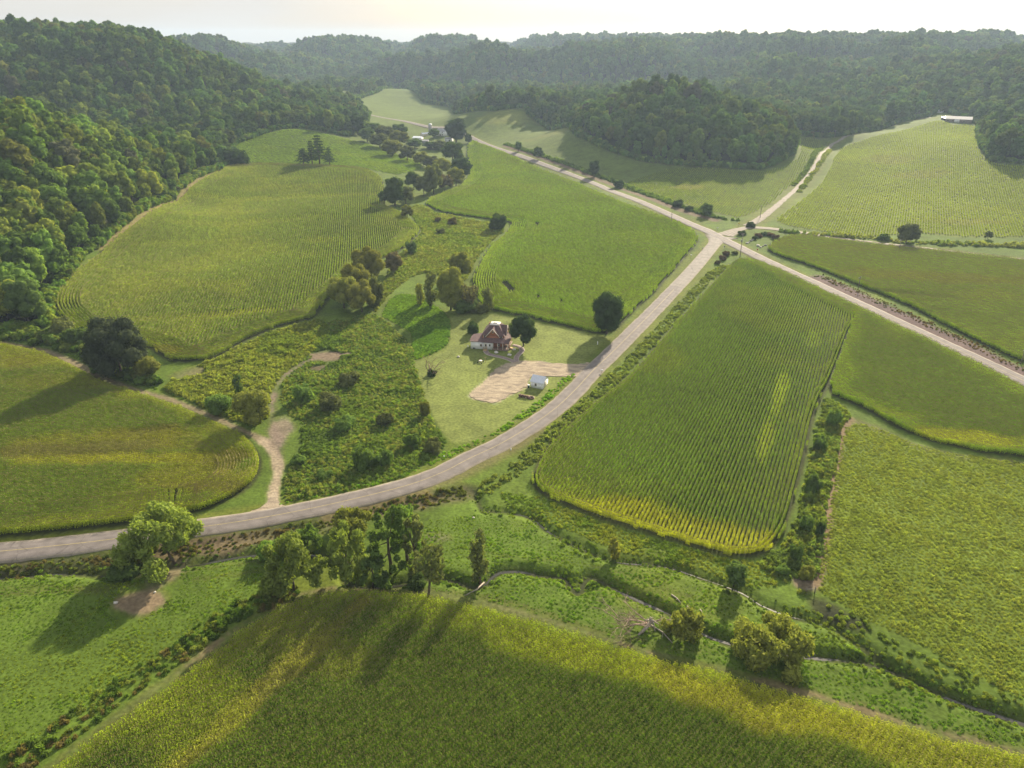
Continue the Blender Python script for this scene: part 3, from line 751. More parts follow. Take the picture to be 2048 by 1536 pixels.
def sheet(name, P, z, mat, label, cat, step=1.3, jag=0.0, edge_soft=0.25):
    P = np.asarray(P)
    if jag:
        nn = normals2(np.vstack([P, P[:1]]))[:-1]
        P = resample(np.vstack([P, P[:1]]), .7); nn = normals2(P)
        P = P + nn * ((vnoise(P[:, 0], P[:, 1], 1.3, 91) - .5) * jag * 2)[:, None]
    import bmesh
    bm = bmesh.new()
    vs = [bm.verts.new((p[0], p[1], 0)) for p in P]
    f = bm.faces.new(vs)
    bmesh.ops.triangulate(bm, faces=[f])
    for _ in range(3):
        es = [e for e in bm.edges if e.calc_length() > step * 3]
        if not es: break
        bmesh.ops.subdivide_edges(bm, edges=es, cuts=1)
        bmesh.ops.triangulate(bm, faces=[f for f in bm.faces if len(f.verts) > 3])
    co = np.array([v.co[:] for v in bm.verts])
    hz = hgt(co[:, 0], co[:, 1]) + z
    for v, h in zip(bm.verts, hz): v.co.z = h
    bm.normal_update()
    for f in bm.faces:
        if f.normal.z < 0: f.normal_flip()
    me = bpy.data.meshes.new(name); bm.to_mesh(me); bm.free(); me.materials.append(mat)
    return tag(link(name, me), label, cat, kind='structure')
sheet('driveway', DRIVE, 0.13, M_DRIVE, 'pale gravel driveway widening into a parking area by the white garage', 'driveway', jag=.9)
for ln, lab in ((PATHA_C, 'grey paved path sweeping from the white porch steps to the driveway'), (PATHB_C, 'grey paved path looping from the wooden side steps to the driveway')):
    ribbon('path', ln, .95, 0.10, M_KERB, step=.6, cross=3, crown=0, skirt=.15, label=lab, cat='path')
    ribbon('path', ln, .75, 0.135, M_PAVER, step=.6, cross=3, crown=0, skirt=.02, label=lab.replace('path', 'paver bed', 1), cat='path')
# apron where the dirt lane meets the road
APRON = poly([(500, 1024), (520, 1018), (538, 1000), (546, 985), (556, 985), (556, 1002), (572, 1013), (600, 1012), (596, 1024), (540, 1036)], n=3)
sheet('gravel_apron', APRON, 0.12, M_DRIVE, 'sandy gravel apron where the dirt lane meets the road', 'gravel', jag=.3)

# water
m, N, L = new_mat('creek_water'); M_WATER = m
o = N.new('ShaderNodeOutputMaterial'); b = N.new('ShaderNodeBsdfPrincipled'); b.inputs['Base Color'].default_value = (0.035, 0.035, 0.025, 1); b.inputs['Roughness'].default_value = 0.22
n = N.new('ShaderNodeTexNoise'); n.inputs['Scale'].default_value = 1.2; bp = N.new('ShaderNodeBump'); bp.inputs['Strength'].default_value = .15; bp.inputs['Distance'].default_value = .1
tc = N.new('ShaderNodeTexCoord'); L.new(tc.outputs['Object'], n.inputs['Vector']); L.new(n.outputs['Fac'], bp.inputs['Height']); L.new(bp.outputs['Normal'], b.inputs['Normal']); L.new(b.outputs[0], o.inputs['Surface'])
for ln, hw, lab in ((CR1, .24, 'narrow creek winding through the pasture below the road'), (CR2, .11, 'small side stream draining from the culvert across the pasture')):
    P = resample(ln, 1.5); zs = hgt(P[:, 0], P[:, 1])
    k = np.ones(15) / 15; zs = np.convolve(np.pad(zs, 7, mode='edge'), k, 'valid')
    Nn = normals2(P)
    wv = hw * (.12 + 1.7 * sstep(.35, .75, vnoise(P[:, 0], P[:, 1], 6.0, 5)))[:, None]
    A = np.column_stack([P + Nn * wv, zs + .05]); B = np.column_stack([P - Nn * wv, zs + .05])
    Vv = np.stack([A, B], 1).reshape(-1, 3); i = np.arange(len(P) - 1)
    q = np.stack([2 * i, 2 * i + 1, 2 * i + 3, 2 * i + 2], 1)
    tag(link('creek', mesh_np('creek', Vv, q.ravel(), np.full(len(q), 4), [M_WATER])), lab, 'creek', kind='structure')

# ------------------------------------------------------------------ foliage geometry
def ico(sub=1):
    t = (1 + 5 ** .5) / 2
    v = [(-1, t, 0), (1, t, 0), (-1, -t, 0), (1, -t, 0), (0, -1, t), (0, 1, t), (0, -1, -t), (0, 1, -t), (t, 0, -1), (t, 0, 1), (-t, 0, -1), (-t, 0, 1)]
    f = [(0, 11, 5), (0, 5, 1), (0, 1, 7), (0, 7, 10), (0, 10, 11), (1, 5, 9), (5, 11, 4), (11, 10, 2), (10, 7, 6), (7, 1, 8), (3, 9, 4), (3, 4, 2), (3, 2, 6), (3, 6, 8), (3, 8, 9), (4, 9, 5), (2, 4, 11), (6, 2, 10), (8, 6, 7), (9, 8, 1)]
    v = [np.array(p, float) / np.linalg.norm(p) for p in v]
    for _ in range(sub - 1):
        nf = []; cache = {}
        def mid(a, b_):
            k = (min(a, b_), max(a, b_))
            if k not in cache:
                p = v[a] + v[b_]; v.append(p / np.linalg.norm(p)); cache[k] = len(v) - 1
            return cache[k]
        for a, b_, c in f:
            x, y, z = mid(a, b_), mid(b_, c), mid(c, a)
            nf += [(a, x, z), (b_, y, x), (c, z, y), (x, y, z)]
        f = nf
    return np.array(v), np.array(f)
ICO1 = ico(1); ICO2 = ico(2)

def unit(v): return v / (np.linalg.norm(v, axis=-1, keepdims=True) + 1e-9)

def leaves(P, Nrm, size, r, droop=0.0, elong=1.0):
    n = len(P)
    t = unit(np.cross(Nrm, r.normal(size=(n, 3))))
    if droop:
        t = unit(t + np.array([0, 0, -1.0]) * droop)
    b_ = unit(np.cross(Nrm, t))
    s = size * (0.65 + 0.7 * r.random(n))[:, None]
    a = t * s * elong * .62; c = b_ * s * .42
    k = Nrm * s * .12
    V = np.stack([P + a, P + c + k, P - a, P - c + k], 1).reshape(-1, 3)
    return V, np.arange(4 * n, dtype=np.int32), np.full(n, 4, np.int32)

def join(parts):
    V = []; I = []; S = []; o = 0
    for v, i, s in parts:
        V.append(v); I.append(np.asarray(i).ravel() + o); S.append(s); o += len(v)
    return np.vstack(V), np.concatenate(I), np.concatenate(S)

def crown(name, lobes, per_m2, leaf, seed, core=0.84, droop=0.0, elong=1.0, flat_n=0.38, mat=None, up=0.25, spread=.30):
    r = np.random.default_rng(seed)
    lobes = np.asarray(lobes, float)      # x y z rx rz
    parts = []
    for li, (x, y, z, rx, rz) in enumerate(lobes):
        n = max(8, int(per_m2 * 4 * pi * rx * (rx + rz) / 2))
        d = unit(r.normal(size=(n, 3)))
        rad = np.array([rx, rx, rz]) * (1.08 - spread + spread * r.random(n) ** (1.5 if spread < .4 else .8))[:, None]
        P = np.array([x, y, z]) + d * rad
        keep = np.ones(n, bool)
        for lj, (a, b_, c, qx, qz) in enumerate(lobes):
            if lj != li:
                q = ((P - np.array([a, b_, c])) / np.array([qx, qx, qz]))
                keep &= (q ** 2).sum(1) > 0.62
        P = P[keep]; d = d[keep]
        nn = unit(d + flat_n * r.normal(size=d.shape) + np.array([0, 0, up]))
        parts.append(leaves(P, nn, leaf, r, droop, elong))
        if core > 0:
            v, f = ICO2 if rx > 1.2 else ICO1
            vv = v * np.array([rx, rx, rz]) * core * (0.86 + 0.28 * r.random((len(v), 1))) + np.array([x, y, z])
            parts.append((vv, f.ravel(), np.full(len(f), 3, np.int32)))
    V, I, S = join(parts)
    return mesh_np(name, V, I, S, [mat or M_LEAF])

def lobes_round(r, R, H, base, n=11, k=(.36, .52)):
    out = [(0, 0, base + (H - base) * .55, R * .62, (H - base) * .36)]
    for i in range(n):
        a = 2.4 * i + r.random() * .8
        t = (i + .5) / n
        zz_ = base + (H - base) * (.16 + .72 * t)
        w = math.sqrt(max(0.05, 1 - (2 * (.16 + .72 * t) - 0.86) ** 2 * 1.05)) * R * .66
        rr = R * (k[0] + (k[1] - k[0]) * r.random()) * (1 - .25 * t)
        out.append((cos(a) * w, sin(a) * w, zz_, rr, rr * (.8 + .3 * r.random())))
    return out

def trunk_mesh(name, H, base, R, r, lobes, mat, lean=(0, 0), limbs=5):
    m = MB()
    rad = max(.12, H * .018)
    top = base + (H - base) * .55
    pts = [(0, 0, -0.4)] + [(lean[0] * t ** 1.3 + r.normal() * .12, lean[1] * t ** 1.3 + r.normal() * .12, top * t) for t in (.25, .5, .75, 1)]
    m.tube(pts, [rad * 1.5, rad * 1.1, rad * .95, rad * .75, rad * .4], 6)
    idx = r.permutation(len(lobes))[:limbs]
    for i in idx:
        l = np.array(lobes[i][:3])
        s = np.array(pts[2 + int(r.integers(0, 2))])
        mid_ = s * .5 + l * .5 + np.array([0, 0, -.08 * H * r.random()])
        m.tube([s, mid_, l], [rad * .5, rad * .33, rad * .12], 5)
    return m.mesh(name, mat)

def make_tree(kind, seed, H, R, leaf, dens, name='crown', base=None):
    r = np.random.default_rng(seed)
    lean = (0, 0)
    if kind == 'round':
        base = H * .18 if base is None else base
        lb = lobes_round(r, R, H, base)
        c = crown(name, lb, dens, leaf, seed)
    elif kind == 'wide':
        base = H * .15
        lb = lobes_round(r, R, H, base, 16, (.30, .42))
        c = crown(name, lb, dens, leaf, seed)
    elif kind == 'oval':
        base = H * .16
        lb = [(0, 0, H * .56, R * .72, H * .36)]
        for i in range(12):
            a = 2.4 * i; t = (i + .5) / 12
            w = R * .52 * math.sqrt(max(.1, 1 - (2 * t - 1) ** 2 * .8)); rr = R * (.40 + .15 * r.random())
            lb.append((cos(a) * w, sin(a) * w, base + (H - base) * (.12 + .76 * t), rr, rr * 1.05))
        c = crown(name, lb, dens, leaf, seed)
    elif kind == 'column':
        base = H * .06
        lb = []
        for i in range(10):
            a = r.random() * 6.28; t = i / 9
            w = R * .55 * r.random(); rr = R * (.38 + .3 * r.random()) * (1 - .35 * abs(t - .5))
            lb.append((cos(a) * w, sin(a) * w, H * (.14 + .76 * t), rr, rr * 1.25))
        c = crown(name, lb, dens * .8, leaf * .9, seed, core=.35, droop=.5, elong=1.6, flat_n=.6, spread=.7)
    elif kind == 'willow':
        base = H * .12
        lb = []
        n = 24
        for i in range(n):
            a = 2.4 * i + r.random() * .9; t = (i + .5) / n
            w = R * (.28 + .80 * math.sqrt(1 - t * .95)) * (.6 + .5 * r.random()); rr = R * (.15 + .14 * r.random())
            lb.append((cos(a) * w * .85, sin(a) * w * .85, H * (.24 + .62 * t + .08 * r.normal()), rr, rr * (.9 + .5 * r.random())))
        c = crown(name, lb, dens * .95, leaf * .9, seed, core=.42, droop=.8, elong=1.6, flat_n=.55, spread=.6)
    elif kind == 'sparse':
        base = H * .4
        lb = []
        for i in range(9):
            a = 2.4 * i; t = (i + .5) / 9
            w = R * .62 * r.random() ** .5; rr = R * (.28 + .15 * r.random())
            lb.append((cos(a) * w, sin(a) * w, H * (.45 + .45 * t), rr, rr * 1.1))
        c = crown(name, lb, dens * .6, leaf, seed, core=0, droop=.7, elong=1.4)
    elif kind == 'shrub':
        base = 0
        lb = [(0, 0, H * .42, R * .62, H * .42)]
        for i in range(9):
            a = 2.4 * i + r.random(); w = R * (.35 + .28 * r.random()); rr = R * (.30 + .18 * r.random())
            lb.append((cos(a) * w, sin(a) * w, H * (.22 + .5 * r.random()), rr, min(rr, H * .45)))
        c = crown(name, lb, dens, leaf, seed, core=.78)
    elif kind == 'pine':
        base = H * .25
        parts = []
        lb = []
        for i in range(9):
            t = i / 8
            for q in range(5):
                a = q * 1.257 + i * .7 + r.normal() * .15
                L_ = R * (1 - .75 * t) * (.75 + .4 * r.random())
                z = base + (H - base) * t * .95
                ps = np.linspace(.15, 1, 9)
                P = np.stack([cos(a) * L_ * ps, sin(a) * L_ * ps, z + .12 * L_ * ps - .2 * L_ * ps ** 2], 1)
                P = np.repeat(P, 5, 0) + r.normal(size=(45, 3)) * .22 * (1.2 - t * .5)
                nn = unit(np.array([0, 0, 1.0]) + .6 * r.normal(size=P.shape))
                parts.append(leaves(P, nn, leaf, r, 0.15, 1.5))
                if q == 0: lb.append((P[-1, 0], P[-1, 1], z, .3, .3))
        V, I, S = join(parts)
        c = mesh_np(name, V, I, S, [M_LEAF])
    t = trunk_mesh('trunk', H, base, R, r, lb, M_BARK, lean) if kind != 'shrub' else trunk_mesh('stem', H * .8, H * .1, R, r, lb, M_BARK, (0, 0), 6)
    return c, t

# ------------------------------------------------------------------ instancing on points (only for uncountable growth)
PROTO = {}
def proto_collection(name, meshes):
    c = bpy.data.collections.new(name)
    for k, me in enumerate(meshes):
        ob = bpy.data.objects.new('%s_%02d' % (name, k), me)
        c.objects.link(ob)
    return c

def scatter(name, pos, rot, scl, pid, tint, coll, label, cat):
    n = len(pos)
    me = bpy.data.meshes.new(name)
    me.vertices.add(n); me.vertices.foreach_set('co', np.asarray(pos, np.float32).ravel())
    def vec(nm, a):
        at = me.attributes.new(nm, 'FLOAT_VECTOR', 'POINT'); at.data.foreach_set('vector', np.asarray(a, np.float32).ravel())
    vec('rot', rot); vec('scl', scl); vec('tint', tint)
    at = me.attributes.new('pid', 'INT', 'POINT'); at.data.foreach_set('value', np.asarray(pid, np.int32))
    ob = link(name, me)
    g = bpy.data.node_groups.new(name + '_growth', 'GeometryNodeTree')
    g.interface.new_socket('Geometry', in_out='INPUT', socket_type='NodeSocketGeometry')
    g.interface.new_socket('Geometry', in_out='OUTPUT', socket_type='NodeSocketGeometry')
    N = g.nodes; L = g.links
    gi = N.new('NodeGroupInput'); go = N.new('NodeGroupOutput')
    ci = N.new('GeometryNodeCollectionInfo'); ci.inputs['Collection'].default_value = coll; ci.inputs['Separate Children'].default_value = True; ci.inputs['Reset Children'].default_value = True
    ip = N.new('GeometryNodeInstanceOnPoints'); ip.inputs['Pick Instance'].default_value = True
    def na(nm, t):
        k = N.new('GeometryNodeInputNamedAttribute'); k.data_type = t; k.inputs['Name'].default_value = nm
        return k.outputs['Attribute']
    L.new(gi.outputs[0], ip.inputs['Points']); L.new(ci.outputs[0], ip.inputs['Instance'])
    L.new(na('pid', 'INT'), ip.inputs['Instance Index'])
    L.new(na('rot', 'FLOAT_VECTOR'), ip.inputs['Rotation']); L.new(na('scl', 'FLOAT_VECTOR'), ip.inputs['Scale'])
    L.new(ip.outputs[0], go.inputs[0])
    md = ob.modifiers.new('growth', 'NODES'); md.node_group = g
    print('scatter', name, n)
    return tag(ob, label, cat, kind='stuff')

def in_view(x, y, z=0, mx=90, my=120):       # what this stretch of country could show, with a margin
    zc = y * CP - (z - CAMH) * SP
    zc = np.maximum(zc, 1)
    px = 1024 + F * x / zc; py = 768 - F * (y * SP + (z - CAMH) * CP) / zc
    return (px > -mx) & (px < 2048 + mx) & (py < 1536 + my) & (y > 0)

# ------------------------------------------------------------------ woods
FOREST = [make_tree('round', 100 + k, H, R, leaf, 1.35, 'crown') for k, (H, R, leaf) in enumerate(((17, 6.8, 1.1), (15, 6.2, 1.05), (19, 7.4, 1.15), (16, 6.6, 1.0), (14, 5.8, 1.0), (18, 6.2, 1.1)))]
FOREST += [make_tree('oval', 120 + k, H, R, leaf, 1.3, 'crown') for k, (H, R, leaf) in enumerate(((18, 4.8, 1.15), (20, 5.2, 1.2), (15, 4.2, 1.05)))]
FOREST += [make_tree('wide', 130, 16, 7.2, 1.25, 1.25, 'crown')]
C_FOREST = proto_collection('wood_tree', [f[0] for f in FOREST])

def tree_tint(x, y, r):
    n = len(x)
    base = np.array([0.075, 0.125, 0.034])
    alt = np.array([[0.125, 0.165, 0.042], [0.055, 0.095, 0.032], [0.105, 0.125, 0.042], [0.155, 0.180, 0.042], [0.080, 0.145, 0.045]])
    k = r.integers(0, 5, n); w = r.random(n)[:, None] * .9
    c = base * (1 - w) + alt[k] * w
    g = fbm(x, y, 120, 61, 2)[:, None]
    c = c * (0.85 + .5 * g) * (.85 + .6 * r.random((n, 1))) * np.array([1.25, 1.3, 1.1]) * (1 - .15 * sstep(560, 800, np.hypot(x, y)))[:, None] * np.where((np.hypot(x, y) < 640)[:, None], np.array([1.22, 1.1, .9]), 1.0)  # tint carries painted light: far hills darkened as if shaded, near spur warmed as sunlit
    yel = r.random(n) < .025
    c[yel] = np.array([0.17, 0.185, 0.045])
    dead = r.random(n) < .012
    c[dead] = np.array([0.12, 0.13, 0.08])
    return c

def forest_points():
    out = []
    r = np.random.default_rng(77)
    for (y0, y1, s) in ((150, 620, 8.2), (620, 1100, 9.2), (1100, 1800, 10.2), (1800, 3000, 12)):
        w = y1 * .78 + 60
        xs = np.arange(-w, w, s); ys = np.arange(y0, y1, s)
        X, Y = np.meshgrid(xs, ys)
        X = X + (r.random(X.shape) - .5) * s * .95; Y = Y + (r.random(Y.shape) - .5) * s * .95
        X = X.ravel(); Y = Y.ravel()
        Z = hgt(X, Y)
        k = in_view(X, Y, Z, 140, 0)
        X, Y, Z = X[k], Y[k], Z[k]
        out.append(np.column_stack([X, Y, Z]))
    P = np.vstack(out)
    d = sdist(P[:, 0], P[:, 1], OPEN)
    d = d + (fbm(P[:, 0], P[:, 1], 18, 71, 2) - .5) * 5
    P = P[d < -2.0]
    return P
FP = forest_points()
BARE = [(U([a])[0], q) for a, q in (((568, 850), 5.5), ((655, 712), 6.0), ((640, 735), 2.5), ((380, 745), 6), ((285, 1203), 6), ((330, 1150), 4.5), ((1608, 1168), 3.2))]
r = np.random.default_rng(8)
# can the camera see the crown? drop what lies wholly behind a nearer hill
def visible(P, top=16):
    ok = np.zeros(len(P), bool)
    tx, ty, tz = P[:, 0], P[:, 1], P[:, 2] + top
    blocked = np.zeros(len(P), bool)
    for t in np.linspace(.25, .97, 60):
        blocked |= (CAMH + (tz - CAMH) * t) < hgt(tx * t, ty * t) - 1.0
    return ~blocked
FP = FP[visible(FP)]
print('forest', len(FP))
dist = np.hypot(FP[:, 0], FP[:, 1])
order = np.argsort(dist)
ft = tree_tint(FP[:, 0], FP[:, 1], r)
fs = (0.70 + .72 * r.random(len(FP)) ** 1.3) * np.where(dist > 1800, 1.25, 1.0)
edge = sdist(FP[:, 0], FP[:, 1], OPEN)
fs *= np.where(edge > -9, .55 + .4 * r.random(len(FP)), 1.0)
fpid = r.integers(0, len(FOREST), len(FP))
frz = r.random(len(FP)) * 6.28
fsz = fs ** .7 * (0.80 + .34 * r.random(len(FP)))

_cand = order[(FP[order, 0] < 0)][:1500]
_cand = _cand[visible(FP[_cand], 8)]
near_ids = [int(k) for k in _cand[:300]]
near_set = np.zeros(len(FP), bool); near_set[near_ids] = True
for k in near_ids:
    shape_ = 'round crowned' if fpid[k] < 6 else ('tall oval' if fpid[k] < 9 else 'broad spreading')
    lum_ = float(ft[k] @ [.3, .6, .1])
    tone_ = 'yellowish' if ft[k][0] > .93 * ft[k][1] else ('dark green' if lum_ < .14 else ('light green' if lum_ > .20 else 'mid green'))
    spot_ = 'at the corn edge of the wood' if edge[k] > -9 else ('high up the wooded slope' if FP[k, 2] > 34 else ('low on the wooded slope' if FP[k, 2] < 14 else 'halfway up the wooded slope'))
    t = thing('woodland_tree', f'{shape_} {tone_} tree {spot_} by round ended corn', 'tree', (FP[k, 0], FP[k, 1], FP[k, 2] - .3), float(frz[k]), 'trees of the wooded spur')
    c_, t_ = FOREST[fpid[k]]
    a = link('crown', c_, t); b_ = link('trunk', t_, t)
    for q in (a, b_):
        q.scale = (fs[k], fs[k], fsz[k])
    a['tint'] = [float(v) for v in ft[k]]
rest = ~near_set
for nm, msk, lab in (('forest', rest & (dist < 1000), 'dense broadleaf forest clothing the nearer hillsides'), ('forest', rest & (dist >= 1000), 'hazy blue green forest covering the far ridges')):
    ids = np.where(msk)[0]
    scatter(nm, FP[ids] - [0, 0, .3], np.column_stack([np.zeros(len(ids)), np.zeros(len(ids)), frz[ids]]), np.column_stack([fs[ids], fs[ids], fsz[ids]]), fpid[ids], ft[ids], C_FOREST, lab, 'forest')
# brush along the wood's foot
SHR = [make_tree('shrub', 200 + k, 2.6, 2.0, .55, 5, 'foliage')[0] for k in range(4)]
C_SHR = proto_collection('brush', SHR)
bl = resample(OPEN[1:60], 1.6)
bl = bl[in_view(bl[:, 0], bl[:, 1], hgt(bl[:, 0], bl[:, 1]), 60)]
bl = np.vstack([bl, bl]) + r.normal(size=(2 * len(bl), 2)) * 1.8
bl = bl[sdist(bl[:, 0], bl[:, 1], OPEN) < 1.0]
s = .6 + .8 * r.random(len(bl)) + np.hypot(*bl.T) / 1500
s = s * 1.1
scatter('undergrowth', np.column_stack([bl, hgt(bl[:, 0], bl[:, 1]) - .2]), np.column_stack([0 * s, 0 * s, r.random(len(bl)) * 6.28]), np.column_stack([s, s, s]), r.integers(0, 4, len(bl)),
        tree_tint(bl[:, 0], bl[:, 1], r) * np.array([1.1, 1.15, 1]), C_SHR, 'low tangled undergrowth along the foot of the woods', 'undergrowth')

bx_, by_ = U([(-30, 668), (0, 676), (60, 676), (110, 680), (160, 692), (205, 712), (240, 738), (300, 770)]).T
bl = resample(catmull(np.column_stack([bx_, by_]), 5), .55); bl = bl + r.normal(size=bl.shape) * np.array([2.2, 2.2])
bl = bl[seg_dist(bl[:, 0], bl[:, 1], FTRACK_C) > 2.5]
s = .7 + .8 * r.random(len(bl))
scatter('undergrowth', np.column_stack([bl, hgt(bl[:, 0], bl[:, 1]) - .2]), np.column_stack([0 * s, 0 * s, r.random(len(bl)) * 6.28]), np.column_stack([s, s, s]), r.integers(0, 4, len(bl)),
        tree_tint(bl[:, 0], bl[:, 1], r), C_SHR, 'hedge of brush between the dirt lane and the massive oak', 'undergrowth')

# ------------------------------------------------------------------ crops
def corn_plant(m_v, m_i, m_s, m_m, x, y, r, h, nl, width, leafl=.6, along=0.0):
    def add(vs, fs, mi):
        o = sum(len(q) for q in m_v)
        m_v.append(np.array(vs)); 
        for f in fs:
            m_i.append(np.array(f) + o); m_s.append(len(f)); m_m.append(mi)
    for k in range(nl):
        t = (k + .6) / nl
        z0 = h * (.18 + .72 * t)
        a = along + pi / 2 + pi * k + r.normal() * .55
        L_ = leafl * (1 - .4 * abs(t - .5)) * (.85 + .3 * r.random())
        dx, dy = cos(a), sin(a)
        w = width * (.8 + .4 * r.random())
        px_, py_ = -dy * w / 2, dx * w / 2
        tw = r.normal() * .3
        pts = [(0, 0, .7), (.38, .26 + .12 * t, 1.0), (.78, .20 - .1 * (1 - t), .8), (1.0, -.10 - .2 * r.random(), .0)]
        vs = []
        for (s_, z_, ww) in pts:
            cx, cy, cz = x + dx * L_ * s_, y + dy * L_ * s_, z0 + z_ * L_
            vs.append((cx + px_ * ww, cy + py_ * ww, cz + tw * w * ww)); vs.append((cx - px_ * ww, cy - py_ * ww, cz - tw * w * ww))
        add(vs, [(0, 1, 3, 2), (2, 3, 5, 4), (4, 5, 7, 6)], 0)
    for k in range(3):                       # tassel
        a = r.random() * 6.28; q = .22
        ex, ey = cos(a) * q, sin(a) * q
        add([(x - .03, y, h * .92), (x + .03, y, h * .92), (x + ex + .02, y + ey, h * 1.08 + .1 * r.random()), (x + ex - .02, y + ey, h * 1.08)], [(0, 1, 2, 3)], 1)

def corn_seg(seed, length, n, h=2.25, nl=8, width=.11, leafl=.6):
    r = np.random.default_rng(seed)
    v, i, s, mm = [], [], [], []
    for k in range(n):
        corn_plant(v, i, s, mm, (k + .5) / n * length - length / 2 + r.normal() * .03, r.normal() * .05, r, h * (.92 + .16 * r.random()), nl, width, leafl)
    return mesh_np('corn_plants', np.vstack(v), np.concatenate(i), s, [M_CORN, M_TASSEL], mm)
CORN_N = [corn_seg(300 + k, 1.0, 4, nl=8, width=.12) for k in range(5)]
CORN_F = [corn_seg(320 + k, 2.0, 8, nl=7, width=.20, leafl=.46) for k in range(4)]
CORN_R = [corn_seg(360 + k, 1.0, 5, nl=8, width=.13, leafl=.38) for k in range(5)]
C_CR = proto_collection('corn_row', CORN_R)
C_CN = proto_collection('corn_near', CORN_N); C_CF = proto_collection('corn_far', CORN_F)

def soy_seg(seed, length, hgt_, wid, n):
    r = np.random.default_rng(seed)
    t = (r.random(n) - .5) * length
    a = (r.random(n) - .5) * 2.6
    P = np.column_stack([t, np.sin(a) * wid, (.35 + .65 * np.cos(a)) * hgt_ * (.85 + .3 * r.random(n))])
    nn = unit(np.column_stack([0 * t, np.sin(a), np.cos(a)]) + .5 * r.normal(size=(n, 3)))
    V, I, S = leaves(P, nn, .34, r)
    return mesh_np('soy_plants', V, I, S, [M_CORN])
C_SOY = proto_collection('soy', [soy_seg(340 + k, 3.0, .75, .36, 70) for k in range(4)])

def row_points(P, d, sp, seg, inset=0.5, r=None, jit=.04):
    d = np.asarray(d); nrm = np.array([-d[1], d[0]])
    s = P @ d; t = P @ nrm
    T_ = np.arange(t.min(), t.max(), sp); S_ = np.arange(s.min(), s.max(), seg)
    SS, TT = np.meshgrid(S_, T_)
    SS = SS + r.random((len(T_), 1)) * seg
    TT = TT + r.normal(size=TT.shape) * jit
    X = SS * d[0] + TT * nrm[0]; Y = SS * d[1] + TT * nrm[1]
    X = X.ravel(); Y = Y.ravel()
    gap = (vnoise(SS + 500, np.repeat(np.arange(len(T_))[:, None], len(S_), 1) * 13.7, 22.0, 8) > 2.0).ravel()
    k = inside(X, Y, P) & ~gap
    X, Y = X[k], Y[k]
    return X, Y, np.full(len(X), math.atan2(d[1], d[0]))

def headland(P, nrows, sp, seg, r):
    out = []
    C_ = np.vstack([P, P[:1]])
    area = 0.5 * np.sum(C_[:-1, 0] * C_[1:, 1] - C_[1:, 0] * C_[:-1, 1])
    base = resample(C_, seg)
    for k in range(nrows):
        nn = normals2(base) * (1 if area > 0 else -1)
        off = (k + .5) * sp
        Q = base + nn * off
        keep = sdist(Q[:, 0], Q[:, 1], P) > off - .12
        t = np.gradient(base, axis=0)
        out.append(np.column_stack([Q, np.arctan2(t[:, 1], t[:, 0])])[keep])
    return np.vstack(out)

def crop(name, P, d, sp, seg, coll, nproto, label, base, edge_col=None, edge_w=6, patches=(), head=0, zscale=1.0, stretch=1.0, holes=(), yellow=.25, seed=0, cat='corn field', yel_col=(0.26, 0.25, 0.045), gaps=0.0):
    r = np.random.default_rng(900 + seed)
    X, Y, A = row_points(P, d, sp, seg, r=r)
    sd = sdist(X, Y, P)
    if head:
        k = sd > (head - .8) * sp
        X, Y, A, sd = X[k], Y[k], A[k], sd[k]
        Hh = headland(P, head, sp, seg, r)
        X = np.concatenate([X, Hh[:, 0]]); Y = np.concatenate([Y, Hh[:, 1]]); A = np.concatenate([A, Hh[:, 2]])
        sd = sdist(X, Y, P)
    k = in_view(X, Y, hgt(X, Y), 60, 60) & (sd > .25 + .9 * vnoise(X, Y, 2.5, 12))
    for h_ in holes:
        k &= ~inside(X, Y, h_)
    if gaps:
        k &= r.random(len(X)) > gaps
    X, Y, A, sd = X[k], Y[k], A[k], sd[k]
    n = len(X)
    c = np.tile(np.array(base), (n, 1))
    g = fbm(X, Y, 34, 21 + seed, 4)
    c *= (.82 + .36 * g)[:, None]
    w = sstep(.52, .72, fbm(X, Y, 30, 25 + seed, 3)) * yellow
    c = c * (1 - w[:, None]) + np.array(yel_col) * w[:, None]
    if edge_col is not None:
        w = (1 - sstep(edge_w * .3, edge_w, sd + (fbm(X, Y, 9, 4 + seed, 2) - .5) * edge_w * 1.2)) * .75
        c = c * (1 - w[:, None]) + np.array(edge_col) * w[:, None]
    hs = np.ones(n)
    for (px, rx, ry, rot, col, kk) in patches:
        p = U([px])[0]
        dx, dy = X - p[0], Y - p[1]
        a = dx * cos(rot) + dy * sin(rot); b_ = -dx * sin(rot) + dy * cos(rot)
        q = np.sqrt((a / rx) ** 2 + (b_ / ry) ** 2) + (fbm(X, Y, 8, 33, 3) - .5) * 1.0
        w = (1 - sstep(.5, 1.15, q)) * kk
        c = c * (1 - w[:, None]) + np.array(col) * w[:, None]
        hs *= 1 - .15 * w
    c *= (.85 + .3 * r.random(n))[:, None] * np.array([2.05, 2.15, 1.25])
    rg = c[:, 0] / c[:, 1]
    c[:, 0] = np.where(rg < 1.15, np.minimum(rg, .96), np.minimum(rg, 1.25)) * c[:, 1]
    flip = r.integers(0, 2, n) * pi
    zs = zscale * hs * (.9 + .2 * r.random(n)) * (.94 + .12 * fbm(X, Y, 15, 44, 2))
    Z = hgt(X, Y) - .03
    return scatter(name, np.column_stack([X, Y, Z]), np.column_stack([0 * X, 0 * X, A + flip + r.normal(size=n) * .05]), np.column_stack([np.full(n, stretch), np.full(n, 1.0), zs]), r.integers(0, nproto, n), c, coll, label, cat)

